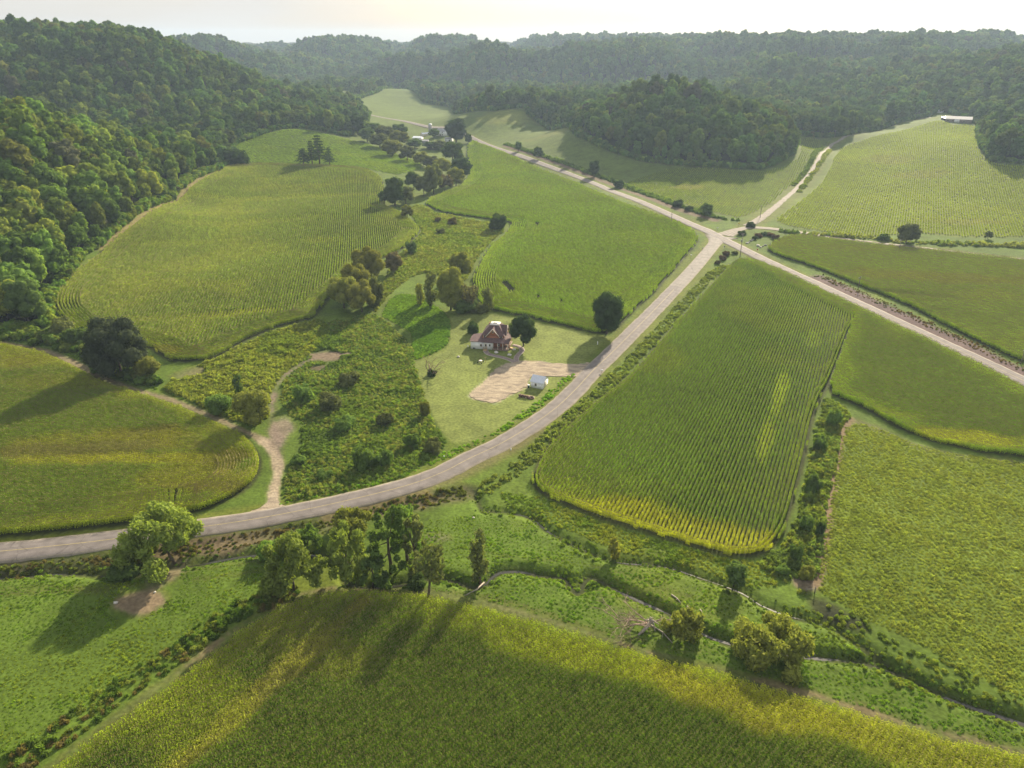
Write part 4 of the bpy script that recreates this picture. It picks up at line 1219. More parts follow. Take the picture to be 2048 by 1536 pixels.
G1 = (0.078, 0.116, 0.024)
G2 = (0.125, 0.185, 0.030)
YG = (0.215, 0.245, 0.036)
BR = (0.19, 0.13, 0.06)
crop('corn_field', F1, vp_dir(2600), .80, 1.0, C_CN, 5, 'tall dense corn field with tassels beyond the creek pasture', G1, (0.20, 0.23, 0.035), 9,
     [((520, 1400), 3, 26, -.55, (0.24, 0.19, 0.07), .75), ((600, 1290), 16, 8, -.4, (0.18, 0.19, 0.045), .5), ((1250, 1340), 30, 5, -.25, (0.23, 0.25, 0.035), .7), ((1500, 1420), 22, 6, -.3, (0.26, 0.235, 0.045), .75),
      ((1750, 1480), 26, 6, -.3, (0.25, 0.25, 0.04), .7), ((400, 1450), 12, 10, .6, (0.19, 0.22, 0.035), .6), ((1900, 1530), 16, 6, 0, (0.2, 0.21, 0.04), .5)], seed=1, zscale=1.05)
crop('corn_field', F2, vp_dir(1800), 1.02, 1.0, C_CR, 5, 'four cornered corn field of clear straight rows beside the curving road', G2, (0.17, 0.215, 0.033), 5,
     [((1230, 1032), 36, 7, -.2, (0.31, 0.30, 0.03), .95), ((1400, 1078), 24, 7, -.2, (0.34, 0.31, 0.03), .95), ((1120, 985), 12, 6, -.3, (0.22, 0.26, 0.035), .7), ((1560, 790), 2.5, 22, -.42, (0.26, 0.31, 0.035), .85),
      ((1530, 890), 2.5, 16, -.42, (0.26, 0.30, 0.035), .8), ((1625, 680), 3.5, 12, -.42, (0.20, 0.26, 0.035), .7), ((1600, 840), 8, 6, 0, (0.19, 0.235, 0.035), .5)], head=3, seed=2, yellow=.2, zscale=.95)
crop('corn_field', F3, vp_dir(-200), .85, 1.0, C_CN, 5, 'thick green corn strip wedged between the straight rows and the county road', (0.115, 0.172, 0.032), (0.19, 0.25, 0.034), 8,
     [((1930, 880), 22, 5, -.2, (0.29, 0.29, 0.035), .85), ((1760, 830), 14, 4, -.4, (0.21, 0.25, 0.034), .7)], seed=3, yellow=.15)
crop('corn_field', F4, vp_dir(-400), .95, 2.0, C_CF, 4, 'corn field with dark ragged edge across the county road behind the brown ditch', (0.152, 0.205, 0.036), (0.19, 0.235, 0.036), 6,
     [((1900, 560), 60, 12, -.2, (0.19, 0.185, 0.045), .7), ((1720, 500), 40, 8, -.1, (0.17, 0.195, 0.035), .6), ((1800, 590), 30, 4, -.4, (0.07, 0.10, 0.025), .6)], seed=4)
crop('corn_field', F7, vp_dir(560), 1.2, 2.0, C_CF, 4, 'bright green corn field behind the farmhouse with dark bare gaps', (0.135, 0.195, 0.034), (0.18, 0.235, 0.034), 7,
     [((1200, 560), 40, 30, 0, (0.15, 0.20, 0.033), .6), ((1300, 480), 30, 20, 0, (0.165, 0.215, 0.035), .6)], head=10, holes=HOLES, seed=5, yellow=.15)
crop('corn_field', F8, vp_dir(712), 1.25, 2.0, C_CF, 4, 'large corn field with one round end lying below the wooded slope', (0.115, 0.155, 0.032), (0.16, 0.19, 0.035), 8,
     [((560, 400), 90, 9, .15, (0.165, 0.195, 0.038), .8), ((480, 450), 60, 9, .3, (0.155, 0.185, 0.036), .7), ((380, 490), 30, 8, .4, (0.15, 0.18, 0.035), .6), ((350, 640), 34, 6, .1, (0.15, 0.175, 0.035), .7), ((480, 630), 18, 4, .2, (0.19, 0.21, 0.036), .7), ((320, 705), 12, 5, 0, BR, .5), ((340, 540), 40, 10, .4, (0.13, 0.165, 0.033), .5)],
     head=9, seed=6, yellow=.2)
crop('corn_field', F10, vp_dir(-2600), .85, 1.0, C_CN, 5, 'patchy corn field with browned hollows beside the dirt lane', (0.105, 0.148, 0.030), (0.19, 0.21, 0.035), 6,
     [((300, 875), 10, 6, 0, (0.12, 0.085, 0.05), .95), ((250, 880), 30, 6, .1, (0.21, 0.20, 0.04), .7), ((200, 905), 34, 5, .1, (0.17, 0.135, 0.06), .8), ((260, 925), 34, 4, .05, (0.26, 0.25, 0.035), .8), ((455, 935), 6, 8, 0, (0.13, 0.09, 0.045), .6), ((400, 960), 22, 8, 0, (0.20, 0.20, 0.04), .7),
      ((60, 730), 14, 8, 0, (0.18, 0.18, 0.035), .6), ((420, 980), 16, 3, 0, (0.16, 0.11, 0.05), .5), ((130, 770), 20, 8, 0, (0.16, 0.17, 0.035), .5), ((360, 890), 10, 8, 0, (0.18, 0.19, 0.035), .6)], head=14, seed=7, yellow=.4)
SOY = (0.155, 0.18, 0.040)
crop('soybean_field', F5, vp_dir(1850), 1.5, 3.2, C_SOY, 4, 'pale green soybean field rising to the long barn', SOY, (0.17, 0.195, 0.042), 8,
     [((1780, 320), 20, 26, 0, (0.19, 0.16, 0.08), .7), ((1850, 350), 26, 16, 0, (0.19, 0.16, 0.08), .6), ((1945, 445), 22, 9, 0, (0.19, 0.155, 0.075), .7), ((1900, 420), 50, 10, 0, (0.17, 0.18, 0.045), .6)], seed=8, cat='soybean field', yel_col=(0.20, 0.20, 0.05), stretch=1.05, gaps=.06)
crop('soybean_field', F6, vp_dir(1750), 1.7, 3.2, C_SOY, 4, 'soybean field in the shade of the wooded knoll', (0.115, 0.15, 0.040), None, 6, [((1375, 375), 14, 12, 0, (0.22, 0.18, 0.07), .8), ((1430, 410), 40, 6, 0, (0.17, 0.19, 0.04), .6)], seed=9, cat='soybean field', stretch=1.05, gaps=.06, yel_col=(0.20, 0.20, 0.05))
crop('soybean_field', F9, vp_dir(-300), 1.7, 3.2, C_SOY, 4, 'smooth green soybean field on the rise around the pines', (0.11, 0.15, 0.038), None, 6, [((700, 310), 40, 12, 0, (0.15, 0.18, 0.042), .5)], seed=10, cat='soybean field', stretch=1.05, gaps=.04, yel_col=(0.16, 0.17, 0.045))

# ------------------------------------------------------------------ weeds, pasture tufts
def tuft(seed, R, H, n, leaf, dome=True, upright=.5, flower=0.0):
    r = np.random.default_rng(seed)
    d = unit(r.normal(size=(n, 3)) * np.array([1, 1, .8])); d[:, 2] = np.abs(d[:, 2])
    q = r.random(n) ** .4
    P = d * np.array([R, R, H]) * q[:, None]
    nn = unit(d + .8 * r.normal(size=d.shape))
    V, I, S = leaves(P, nn, leaf, r, -upright if upright else 0, 1.5)
    V[:, 2] = np.maximum(V[:, 2], -.05)
    return mesh_np('weed_clump', V, I, S, [M_WEED])
C_WEED = proto_collection('weed', [tuft(400 + k, .95, .85, 110, .30, upright=.4) for k in range(4)] + [tuft(410 + k, .7, 1.25, 90, .30, upright=1.2) for k in range(3)])
C_TUFT = proto_collection('tuft', [tuft(420 + k, .55, .34, 48, .20, upright=.9) for k in range(4)])

def fill(P, spacing, r, jitter=.9):
    P = np.asarray(P)
    xs = np.arange(P[:, 0].min(), P[:, 0].max(), spacing); ys = np.arange(P[:, 1].min(), P[:, 1].max(), spacing)
    X, Y = np.meshgrid(xs, ys)
    X = (X + (r.random(X.shape) - .5) * spacing * jitter).ravel(); Y = (Y + (r.random(Y.shape) - .5) * spacing * jitter).ravel()
    k = inside(X, Y, P)
    return X[k], Y[k]

def along(Ln, wid, dens, r):
    P = resample(Ln, .5)
    n = int(len(P) * .5 * wid * 2 * dens)
    i = r.integers(0, len(P), n)
    Nn = normals2(P)
    Q = P[i] + Nn[i] * ((r.random(n) * 2 - 1) * wid)[:, None] + r.normal(size=(n, 2)) * .3
    return Q[:, 0], Q[:, 1]

def weeds(name, XY, cols, smin, smax, coll, nproto, label, cat, seed=0, big=0.0, mask=True, lump=6.0, zmul=1.0, keep=0.0):
    r = np.random.default_rng(700 + seed)
    X, Y = XY
    k = in_view(X, Y, hgt(X, Y), 50, 60)
    if mask:
        for P in (F1, F2, F3, F4, F7, F8, F10, DRIVE):
            k &= ~inside(X, Y, P)
        k &= seg_dist(X, Y, MAIN_C) > 4.6
        k &= seg_dist(X, Y, COUNTY_C) > 4.6
        k &= seg_dist(X, Y, CR1) > .55
        k &= seg_dist(X, Y, FTRACK_C) > 2.0
        k &= seg_dist(X, Y, PATCH_C) > 1.3
        for (bc, bq) in BARE:
            k &= (np.hypot(X - bc[0], Y - bc[1]) + (vnoise(X, Y, 3.0, 3) - .5) * 4) > bq
    if keep:
        k &= fbm(X, Y, lump * 1.5, 60 + seed, 3) > keep
    X, Y = X[k], Y[k]
    n = len(X)
    cols = np.array(cols)
    g = fbm(X, Y, lump * 3, 50 + seed, 3) + (r.random(n) - .5) * .25
    ci = np.clip(((g - .28) / .44 * len(cols)).astype(int), 0, len(cols) - 1)
    c = cols[ci] * (.8 + .4 * r.random(n))[:, None] * np.array([2.2, 2.15, 1.6])
    rg = c[:, 0] / c[:, 1]
    c[:, 0] = np.where(rg < 1.1, np.minimum(rg, .90), rg) * c[:, 1]
    l = sstep(.35, .7, fbm(X, Y, lump, 80 + seed, 3))
    s = smin + (smax - smin) * (l * .7 + .3 * r.random(n)) + big * (r.random(n) < .03)
    return scatter(name, np.column_stack([X, Y, hgt(X, Y) - .05]), np.column_stack([0 * s, 0 * s, r.random(n) * 6.28]), np.column_stack([s, s, s * zmul * (.8 + .4 * r.random(n))]), r.integers(0, nproto, n), c, coll, label, cat)
r = np.random.default_rng(31)
GW = [(0.050, 0.090, 0.022), (0.085, 0.13, 0.028), (0.12, 0.145, 0.035), (0.07, 0.12, 0.03)]
weeds('weeds', fill(W1, .95, r), [(0.06, .095, .03), (0.08, .12, .034), (0.10, .135, .04), (0.125, .138, .054), (0.075, .118, .036), (0.11, .13, .046), (0.085, .125, .036)], .4, 1.05, C_WEED, 7, 'rank green weeds filling the rough meadow between lane and lawn', 'weeds', 1, lump=5)
weeds('weeds', fill(W2, .95, r), [(0.09, .12, .03), (0.125, .14, .036), (0.15, .148, .046), (0.11, .138, .035), (0.14, .14, .044)], .6, 1.4, C_WEED, 7, 'yellowing goldenrod and weeds below the round ended corn field', 'weeds', 2, lump=5)
weeds('weeds', fill(W3, 1.1, r), [(.085, .12, .03), (.105, .135, .036), (.13, .138, .048), (.095, .13, .035), (.12, .13, .045)], .6, 1.3, C_WEED, 7, 'rough wet meadow weeds along the small valley behind the farmhouse', 'weeds', 3, lump=6)
weeds('weeds', fill(POCKET, .75, r), [(0.07, 0.13, 0.025), (0.11, 0.175, 0.032), (0.09, 0.15, 0.028)], .45, .75, C_WEED, 4, 'uncut green patch bordered by a mown path beside the lawn', 'weeds', 4)
weeds('weeds', along(W4L, 2.6, .9, r), [(0.09, 0.115, 0.04), (0.115, 0.14, 0.046), (0.095, 0.125, 0.04)], .4, 1.05, C_WEED, 7, 'leafy ditch weeds between the curving road and straight corn rows', 'weeds', 5, lump=4)
weeds('weeds', fill(W5, .9, r), [(0.075, 0.105, 0.034), (0.10, 0.135, 0.036), (0.115, 0.135, 0.04), (0.08, 0.115, 0.04)], .55, 1.3, C_WEED, 7, 'overgrown weedy ditch between the straight corn rows and pasture', 'weeds', 6, lump=4)
weeds('weeds', along(W6L, 3.0, .9, r), [(0.05, 0.085, 0.022), (0.085, 0.105, 0.03), (0.095, 0.082, 0.042), (0.065, 0.1, 0.026)], .5, 1.1, C_WEED, 7, 'mixed dry and green weeds along the tall corn margin', 'weeds', 7, lump=4)
weeds('weeds', along(W7L, 3.2, .8, r), [(0.072, 0.06, 0.036), (0.05, 0.07, 0.022), (0.08, 0.07, 0.04), (0.065, 0.078, 0.026)], .35, .8, C_WEED, 7, 'brown and green weeds in the roadside ditch above the creek', 'weeds', 8, lump=5)
weeds('weeds', along(np.vstack([CR1]), 3.0, .55, r), [(0.065, 0.105, 0.026), (0.09, 0.14, 0.03), (0.105, 0.15, 0.032)], .25, .65, C_WEED, 7, 'lush tufts of bank plants lining the winding creek', 'weeds', 9, lump=4)
weeds('weeds', along(CR2, 2.6, .6, r), [(0.07, 0.105, 0.026), (0.095, 0.14, 0.03), (0.11, 0.145, 0.034)], .22, .6, C_WEED, 7, 'bank plants lining the small side stream', 'weeds', 10, lump=4)
weeds('weeds', along(catmull(U([(1600, 1240), (1680, 1262), (1760, 1312), (1850, 1352), (1950, 1392), (2060, 1440)]), 5), 6, .5, r), [(0.065, 0.095, 0.026), (0.09, 0.125, 0.03), (0.115, 0.14, 0.034)], .32, .75, C_WEED, 7, 'marshy weeds in the creek bottom beside the big pasture', 'weeds', 11, lump=5)
weeds('weeds', along(catmull(U([(1010, 288), (1080, 310), (1150, 334), (1230, 364), (1300, 391), (1370, 416), (1440, 436), (1480, 441)]), 5), 2.6, .5, r), [(0.05, 0.08, 0.024), (0.07, 0.105, 0.03)], 1.0, 2.0, C_WEED, 7, 'dark hedge of weeds along the far side of the county road', 'hedge', 12, lump=8)
weeds('weeds', along(catmull(U([(1560, 462), (1640, 470), (1740, 476), (1800, 484), (1880, 488), (1960, 490), (2060, 494)]), 5), 3.2, .4, r), [(0.06, 0.095, 0.026), (0.085, 0.12, 0.032), (0.13, 0.14, 0.045)], .8, 2.0, C_WEED, 7, 'scrubby hedge between the gravel lane and soybean field', 'hedge', 13, lump=10)
weeds('weeds', along(catmull(U([(1640, 552), (1700, 578), (1800, 622), (1900, 668), (2000, 715), (2100, 765)]), 5), 3.0, .5, r), [(0.075, 0.054, 0.036), (0.09, 0.07, 0.046), (0.065, 0.056, 0.03), (0.06, 0.066, 0.026)], .3, .65, C_WEED, 7, 'brown dead weeds in the ditch along the county road', 'weeds', 14, lump=5)
weeds('weeds', along(catmull(U([(1598, 385), (1622, 352), (1645, 320), (1660, 300)]), 5), 2.0, .5, r), [(0.09, 0.12, 0.035), (0.15, 0.15, 0.05)], .6, 1.4, C_WEED, 7, 'weedy verge beside the climbing gravel track', 'weeds', 15, lump=8)
weeds('weeds', along(catmull(U([(1585, 372), (1615, 335), (1640, 300), (1655, 285)]), 5), 1.5, .6, r), [(0.055, 0.085, 0.025), (0.08, 0.11, 0.03)], .9, 1.8, C_WEED, 7, 'fence line of brush on the knoll side of the gravel track', 'weeds', 16, lump=8)
weeds('weeds', along(FTRACK_C[:52], 5.0, .25, r), [(0.06, 0.11, 0.025), (0.09, 0.14, 0.03)], .35, .8, C_WEED, 4, 'grassy weeds on the banks of the dirt lane', 'weeds', 17, lump=6)
weeds('weeds', along(catmull(U([(560, 1006), (640, 998), (720, 978), (800, 950), (870, 918), (950, 888), (1040, 838), (1130, 765), (1160, 748)]), 5), 1.6, 1.0, r), [(0.08, 0.16, 0.02), (0.11, 0.19, 0.025)], .35, .7, C_WEED, 4, 'bright green uncut grass between lawn and curving road', 'grass', 18, lump=5)
PAST = np.vstack([near_flat([(-100, 1160)]), U([(0, 1160), (200, 1165), (400, 1128), (520, 1115), (560, 1180), (480, 1235), (330, 1320), (180, 1420), (30, 1520)]), near_flat([(-100, 1600)])])
weeds('pasture_grass', fill(F11, .80, r), [(0.118, .145, .042), (0.13, .156, .044), (0.14, .158, .048), (0.125, .15, .043)], .6, 1.1, C_TUFT, 4, 'tussocky yellow green grass of the large grazed pasture', 'grass', 21, lump=3)
weeds('pasture_grass', fill(PAST, .8, r), [(0.075, 0.125, 0.022), (0.095, 0.145, 0.025), (0.115, 0.15, 0.028)], .35, .8, C_TUFT, 4, 'grazed green grass below the leaning willow', 'grass', 22, lump=4, keep=.22)
PAS2 = U([(860, 1040), (960, 1030), (1060, 1045), (1200, 1110), (1330, 1135), (1450, 1180), (1560, 1235), (1700, 1290), (1850, 1360), (2060, 1450), (2060, 1500), (1850, 1452), (1600, 1376), (1450, 1334), (1300, 1298), (1150, 1250), (1000, 1208), (860, 1180), (800, 1130)])
weeds('pasture_grass', fill(PAS2, .85, r), [(0.07, 0.125, 0.022), (0.09, 0.148, 0.025), (0.105, 0.15, 0.028)], .32, .85, C_TUFT, 4, 'close grazed bright green grass around the winding creek', 'grass', 23, lump=4, keep=.27)
PAS3 = U([(1000, 985), (1080, 995), (1200, 1045), (1300, 1075), (1440, 1115), (1530, 1125), (1560, 1170), (1500, 1180), (1400, 1140), (1250, 1105), (1120, 1055), (1010, 1010)])
weeds('pasture_grass', fill(PAS3, .8, r), [(0.08, 0.12, 0.028), (0.12, 0.145, 0.032), (0.15, 0.155, 0.04)], .6, 1.4, C_TUFT, 4, 'taller dull grass strip under the yellow corn edge', 'grass', 24, lump=4)

# ------------------------------------------------------------------ single trees and shrubs
TINT = dict(wl=(0.21, 0.265, 0.062), gr=(0.16, 0.25, 0.058), dk=(0.070, 0.115, 0.038), md=(0.115, 0.175, 0.048), ol=(0.165, 0.19, 0.068), yl=(0.27, 0.275, 0.060), rd=(0.175, 0.155, 0.070), br=(0.16, 0.115, 0.075), oak=(0.082, 0.105, 0.058), yg=(0.235, 0.255, 0.058), gy=(0.135, 0.130, 0.070))
SHARED = {}
def up_h(b, top_py, px):                     # height of the point of the vertical line over b seen at picture row top_py
    d = rays([(px, top_py)])[0]
    return CAMH + d[2] * b[1] / d[1] - float(hgt(b[0], b[1]))

def plant(name, kind, bx, by, w, top, tint, label, seed=0, unique=False, lean=None, cat=None, group=None, rz=None, leafk=1.0):
    b = U([(bx, by)])[0]
    s = ppm(b)
    R = w / s / 2 * (1.08 if kind == 'willow' else 1.0)
    th = math.atan2(CAMH - float(hgt(*b)), float(np.hypot(*b)))
    c_, s_ = cos(th), sin(th)
    E_ = (by - top) / s                       # visible extent, metres across the line of sight
    if kind == 'shrub' or (kind == 'willow' and not lean):
        Vv = math.sqrt(max((E_ / 2) ** 2 - (R * s_ * .9) ** 2, (.42 * R) ** 2)) / c_
        H = 2 * Vv * .98
        mid_row = (by + top) / 2
        b = U([(bx, mid_row + Vv * c_ * s)])[0]
    else:
        H = 1.0
        for _ in range(60):
            tp = .56 * H * c_ + math.sqrt((.44 * H * c_) ** 2 + (R * .8 * s_) ** 2)
            H = max(.8, H + (E_ - tp) * .5)
    z = float(hgt(*b))
    t = thing(name, label, cat or ('shrub' if kind == 'shrub' else 'tree'), (b[0], b[1], z - .1), rz if rz is not None else (seed * 1.7) % 6.28, group)
    if unique:
        lf = .55 * leafk
        cme, tme = make_tree(kind, 1000 + seed, H, R, lf, 1.05 / (.52 * lf * lf), 'crown')
        sx = sz = 1.0
    else:
        k = (kind, seed % 3)
        if k not in SHARED:
            H0, R0, lf = {'round': (12, 5, .62), 'oval': (13, 4, .6), 'shrub': (3.4, 2.6, .40), 'willow': (9, 5, .5), 'column': (10, 3, .5), 'pine': (18, 5, .6), 'wide': (12, 6, .62), 'sparse': (10, 4, .5)}[kind]
            SHARED[k] = (make_tree(kind, 1500 + seed % 3 + 10 * len(SHARED), H0, R0, lf, 1.0 / (.52 * lf * lf), 'crown'), H0, R0)
        (cme, tme), H0, R0 = SHARED[k]
        sx, sz = R / R0, H / H0
    c = link('foliage' if kind == 'shrub' else 'crown', cme, t)
    q = link('stem' if kind == 'shrub' else 'trunk', tme, t)
    for o_ in (c, q): o_.scale = (sx, sx, sz)
    c['tint'] = [float(v) for v in TINT[tint]]
    if lean:
        t.rotation_euler = (lean[1], lean[0], 0)
    return t

# creek
plant('willow_tree', 'willow', 350, 1126, 150, 1008, 'wl', 'broad leaning willow with bare stout trunk standing on worn earth by the creek', 1, True, (-.30, -.05))
plant('willow_tree', 'willow', 588, 1196, 128, 1076, 'wl', 'full rounded bright willow at the tall corn field corner', 2, True)
plant('willow_tree', 'willow', 548, 1122, 66, 1078, 'gr', 'small willow tucked behind the full rounded willow', 3, True)
plant('willow_tree', 'willow', 618, 1116, 66, 1050, 'gr', 'small green willow between creek and ditch, uphill of the rounded willow', 4, True)
plant('willow_tree', 'willow', 705, 1072, 82, 1012, 'yg', 'low spreading yellow green willow closest to the curving road', 5, True)
plant('willow_tree', 'willow', 700, 1172, 92, 1052, 'wl', 'tall ragged willow rising from the creek bend beside brown bank', 6, True)
plant('willow_tree', 'willow', 745, 1176, 50, 1096, 'md', 'dark lower willow leaning over the creek bend', 7, True, (.1, 0))
plant('poplar_tree', 'willow', 782, 1150, 78, 1008, 'gr', 'tallest dark green tree of the creek clump with pointed tops', 8, True)
plant('poplar_tree', 'willow', 815, 1125, 64, 1004, 'gr', 'slim green tree behind the tallest creek tree', 9, True)
plant('willow_tree', 'willow', 832, 1150, 52, 1036, 'ol', 'olive brown drooping willow at the edge of the creek clump', 10, True)
plant('willow_tree', 'sparse', 856, 1202, 76, 1092, 'ol', 'thin crowned willow with long bare trunk near the tall corn', 11, True, (.12, 0))
plant('willow_tree', 'column', 960, 1168, 46, 1064, 'ol', 'narrow upright olive willow standing in the creek loop', 12, True)
plant('willow_tree', 'column', 1228, 1118, 27, 1078, 'yl', 'little yellow sapling on the meadow edge below the corn', 13, True)
plant('willow_tree', 'round', 1467, 1172, 44, 1122, 'md', 'small round green tree alone on the short grass', 14, True)
plant('willow_tree', 'willow', 1366, 1282, 76, 1213, 'yg', 'bushy yellow green willow beside the uprooted dead tree', 15, True)
plant('willow_tree', 'willow', 1540, 1330, 142, 1230, 'yg', 'wide feathery willow sprawling over the creek near the large pasture', 16, True)
plant('shrub', 'shrub', 270, 1130, 64, 1088, 'yl', 'yellow leaved shrub under the broad leaning willow', 17)
plant('shrub', 'shrub', 250, 1160, 70, 1120, 'md', 'dark shrub hanging over the creek under the leaning willow', 18)
plant('shrub', 'shrub', 770, 1180, 36, 1158, 'gr', 'low leafy clump on the creek bank by the willows', 19)
plant('shrub', 'shrub', 835, 1178, 44, 1150, 'md', 'dark bush between the creek and the thin crowned willow', 20)
# by the dirt lane
plant('oak_tree', 'wide', 244, 752, 124, 636, 'oak', 'massive dark oak beside the dirt lane', 21, True, leafk=1.05)
plant('shrub', 'shrub', 298, 758, 58, 702, 'yg', 'light green shrub at the foot of the massive oak', 22, True)
plant('shrub', 'shrub', 210, 745, 60, 700, 'md', 'dark undergrowth bush on the uphill side of the massive oak', 23)
plant('shrub', 'shrub', 160, 690, 60, 648, 'md', 'bush in the hedge between wood and massive oak', 24)
plant('shrub', 'shrub', 125, 672, 56, 630, 'ol', 'olive bush where the hedge meets the wood', 25)
plant('tree', 'round', 60, 650, 74, 555, 'md', 'grey green rounded tree at the lower corner of the wood', 26, True)
plant('shrub', 'shrub', 508, 852, 76, 762, 'yg', 'big yellow green bush beside the bare dirt patch', 27, True)
plant('shrub', 'shrub', 440, 828, 56, 778, 'gr', 'green bush on the lane bank next to the yellow green bush', 28, True)
plant('tree', 'column', 478, 792, 22, 752, 'dk', 'small dark upright tree behind the lane bushes', 29)
# yellow clump between corn fields
plant('tree', 'round', 738, 566, 66, 496, 'yl', 'golden topped tree at the top of the yellow clump', 31, True)
plant('tree', 'round', 712, 588, 62, 528, 'yl', 'golden rounded tree in the middle of the yellow clump', 32, True)
plant('tree', 'round', 688, 616, 64, 552, 'yg', 'yellow green tree at the corn side of the yellow clump', 33, True)
plant('tree', 'round', 724, 624, 60, 562, 'yl', 'broad golden tree at the foot of the yellow clump', 34, True)
plant('shrub', 'shrub', 752, 610, 40, 556, 'ol', 'olive thicket at the side of the yellow clump', 35)
plant('tree', 'round', 788, 545, 36, 504, 'rd', 'small russet tree next to the yellow clump', 36, True)
plant('shrub', 'shrub', 823, 508, 28, 480, 'md', 'round dark bush at the corn field point', 37)
# behind the lawn
plant('tree', 'column', 862, 612, 32, 546, 'ol', 'slender dark trunked tree at the end of the row behind the house lawn', 38, True)
plant('tree', 'column', 842, 610, 24, 566, 'yg', 'thin young yellow green tree beside the slender dark trunked tree', 39, True)
plant('tree', 'oval', 902, 620, 58, 538, 'yg', 'tall full yellow green tree in the row behind the house lawn', 40, True)
plant('tree', 'round', 920, 562, 46, 504, 'yg', 'yellow edged tree at the corner of the bright corn field', 41, True)
plant('shrub', 'sparse', 940, 622, 46, 572, 'gy', 'half bare grey shrub between the trees behind the lawn', 42, True, cat='shrub')
plant('tree', 'column', 976, 622, 30, 576, 'ol', 'narrow olive tree at the corn end of the lawn row', 43, True)
plant('shrub', 'shrub', 930, 622, 60, 596, 'md', 'dark low brush under the trees behind the lawn', 44)
plant('shrub', 'shrub', 955, 624, 44, 604, 'ol', 'grey olive brush next to the dark low brush behind the lawn', 45)
plant('maple_tree', 'oval', 1213, 668, 66, 588, 'dk', 'dense dark egg shaped tree at the lawn corner by the road', 46, True)
plant('tree', 'round', 1047, 692, 52, 628, 'dk', 'dark spreading tree close beside the brick house', 47, True)
plant('shrub', 'shrub', 1026, 664, 24, 642, 'md', 'bush squeezed between brick house and spreading tree', 48)
plant('shrub', 'shrub', 948, 668, 30, 640, 'dk', 'rounded dark bush behind the white wing of the house', 49)
plant('shrub', 'shrub', 864, 752, 22, 738, 'dk', 'low dark bush at the foot of the bare sapling', 50)
plant('shrub', 'shrub', 996, 460, 42, 424, 'md', 'lone round bush in the notch of the bright corn field', 51, True)
for k, (x, y, w, t_, c_, lab) in enumerate([(882, 468, 24, 455, 'ol', 'small olive bush in the wet meadow upstream'), (905, 450, 22, 436, 'rd', 'small russet bush in the wet meadow by the lone round bush'), (876, 444, 18, 432, 'rd', 'brownish bush in the wet meadow under the creek thicket'),
        (726, 938, 54, 892, 'gr', 'large round bush among the rough meadow weeds near the road'), (768, 930, 40, 898, 'gr', 'bright bush next to the large round bush in the weeds'), (826, 895, 40, 862, 'gr', 'bush in the weeds by the lawn tip'),
        (864, 905, 44, 872, 'ol', 'olive bush closest to the lawn tip'), (850, 830, 24, 800, 'yg', 'pale young bush on the lawn side of the weeds'), (660, 820, 60, 780, 'ol', 'wide olive thicket in the heart of the rough meadow'), (700, 770, 54, 738, 'ol', 'olive thicket below the bare earth mound'),
        (610, 800, 44, 766, 'gr', 'dark thicket beside the dirt patch'), (690, 860, 50, 828, 'gr', 'dark green thicket in the rough meadow middle'), (600, 930, 40, 905, 'gr', 'bright green thicket by the lane mouth'), (650, 960, 36, 938, 'gr', 'low dark bush near the roadside grass'),
        (770, 850, 40, 822, 'ol', 'russet brush patch in the rough meadow')]):
    plant('shrub', 'shrub', x, y, w, t_, c_, lab, 52 + k, group='bushes in the rough meadow')
# creek thicket and far farmstead
TH_ = [(790, 412, 44, 356, 'md', 'oval', 'tall dark tree at the near end of the creek thicket'), (812, 408, 38, 372, 'ol', 'round', 'olive tree beside the tall dark thicket tree'), (770, 408, 26, 380, 'md', 'round', 'small dark tree by the corn headland curve'), (815, 436, 26, 410, 'yg', 'round', 'light bush tree below the creek thicket'),
       (828, 380, 34, 344, 'md', 'round', 'dark tree in the creek thicket gap'), (848, 392, 36, 352, 'ol', 'round', 'olive brown tree inside the creek thicket'), (868, 388, 40, 330, 'ol', 'round', 'taller olive tree in the thicket middle'), (890, 380, 34, 350, 'rd', 'round', 'russet thicket tree next to the corn'),
       (912, 372, 40, 335, 'yg', 'round', 'yellow green thicket tree overhanging the corn edge'), (922, 358, 44, 316, 'dk', 'round', 'large dark round tree on the corn side of the thicket'), (884, 348, 40, 318, 'yg', 'round', 'golden green tree in the upper thicket'), (862, 336, 34, 312, 'ol', 'round', 'low olive tree of the upper thicket'),
       (905, 325, 46, 284, 'md', 'round', 'bushy green tree just below the farmstead'), (842, 330, 36, 304, 'yg', 'round', 'pale tree at the soybean side of the thicket'), (815, 322, 38, 292, 'ol', 'round', 'olive tree along the soybean edge'), (785, 312, 44, 280, 'yg', 'round', 'yellow green tree on the soybean edge'),
       (760, 296, 40, 268, 'ol', 'round', 'olive tree at the bend of the soybean edge'), (735, 284, 34, 256, 'md', 'round', 'dark tree near the pine wood corner'), (770, 278, 40, 252, 'ol', 'round', 'olive tree behind the soybean bend'), (800, 290, 42, 262, 'yg', 'round', 'light tree in the farmstead scrub'),
       (800, 270, 34, 248, 'md', 'round', 'dark tree in the scrub above the farmstead'), (830, 296, 36, 278, 'md', 'round', 'dark tree screening the trailer roof'), (862, 298, 34, 284, 'dk', 'round', 'dark tree below the small white house'), (912, 286, 48, 240, 'dk', 'oval', 'great dark tree shading the farmstead'),
       (937, 286, 16, 268, 'md', 'oval', 'slim tree between great dark tree and county road'), (880, 300, 30, 282, 'ol', 'round', 'olive tree in front of the small white house'), (868, 275, 22, 258, 'md', 'round', 'tree against the farmhouse wall'), (745, 268, 36, 246, 'md', 'round', 'dark scrub tree beside the pine wood'), (716, 270, 34, 232, 'dk', 'oval', 'dark tree at the tip of the wooded nose')]
for k, (x, y, w, t_, c_, kd, lab) in enumerate(TH_):
    plant('tree', kd, x, y, w, t_, c_, lab, 80 + k, group='trees of the creek thicket')
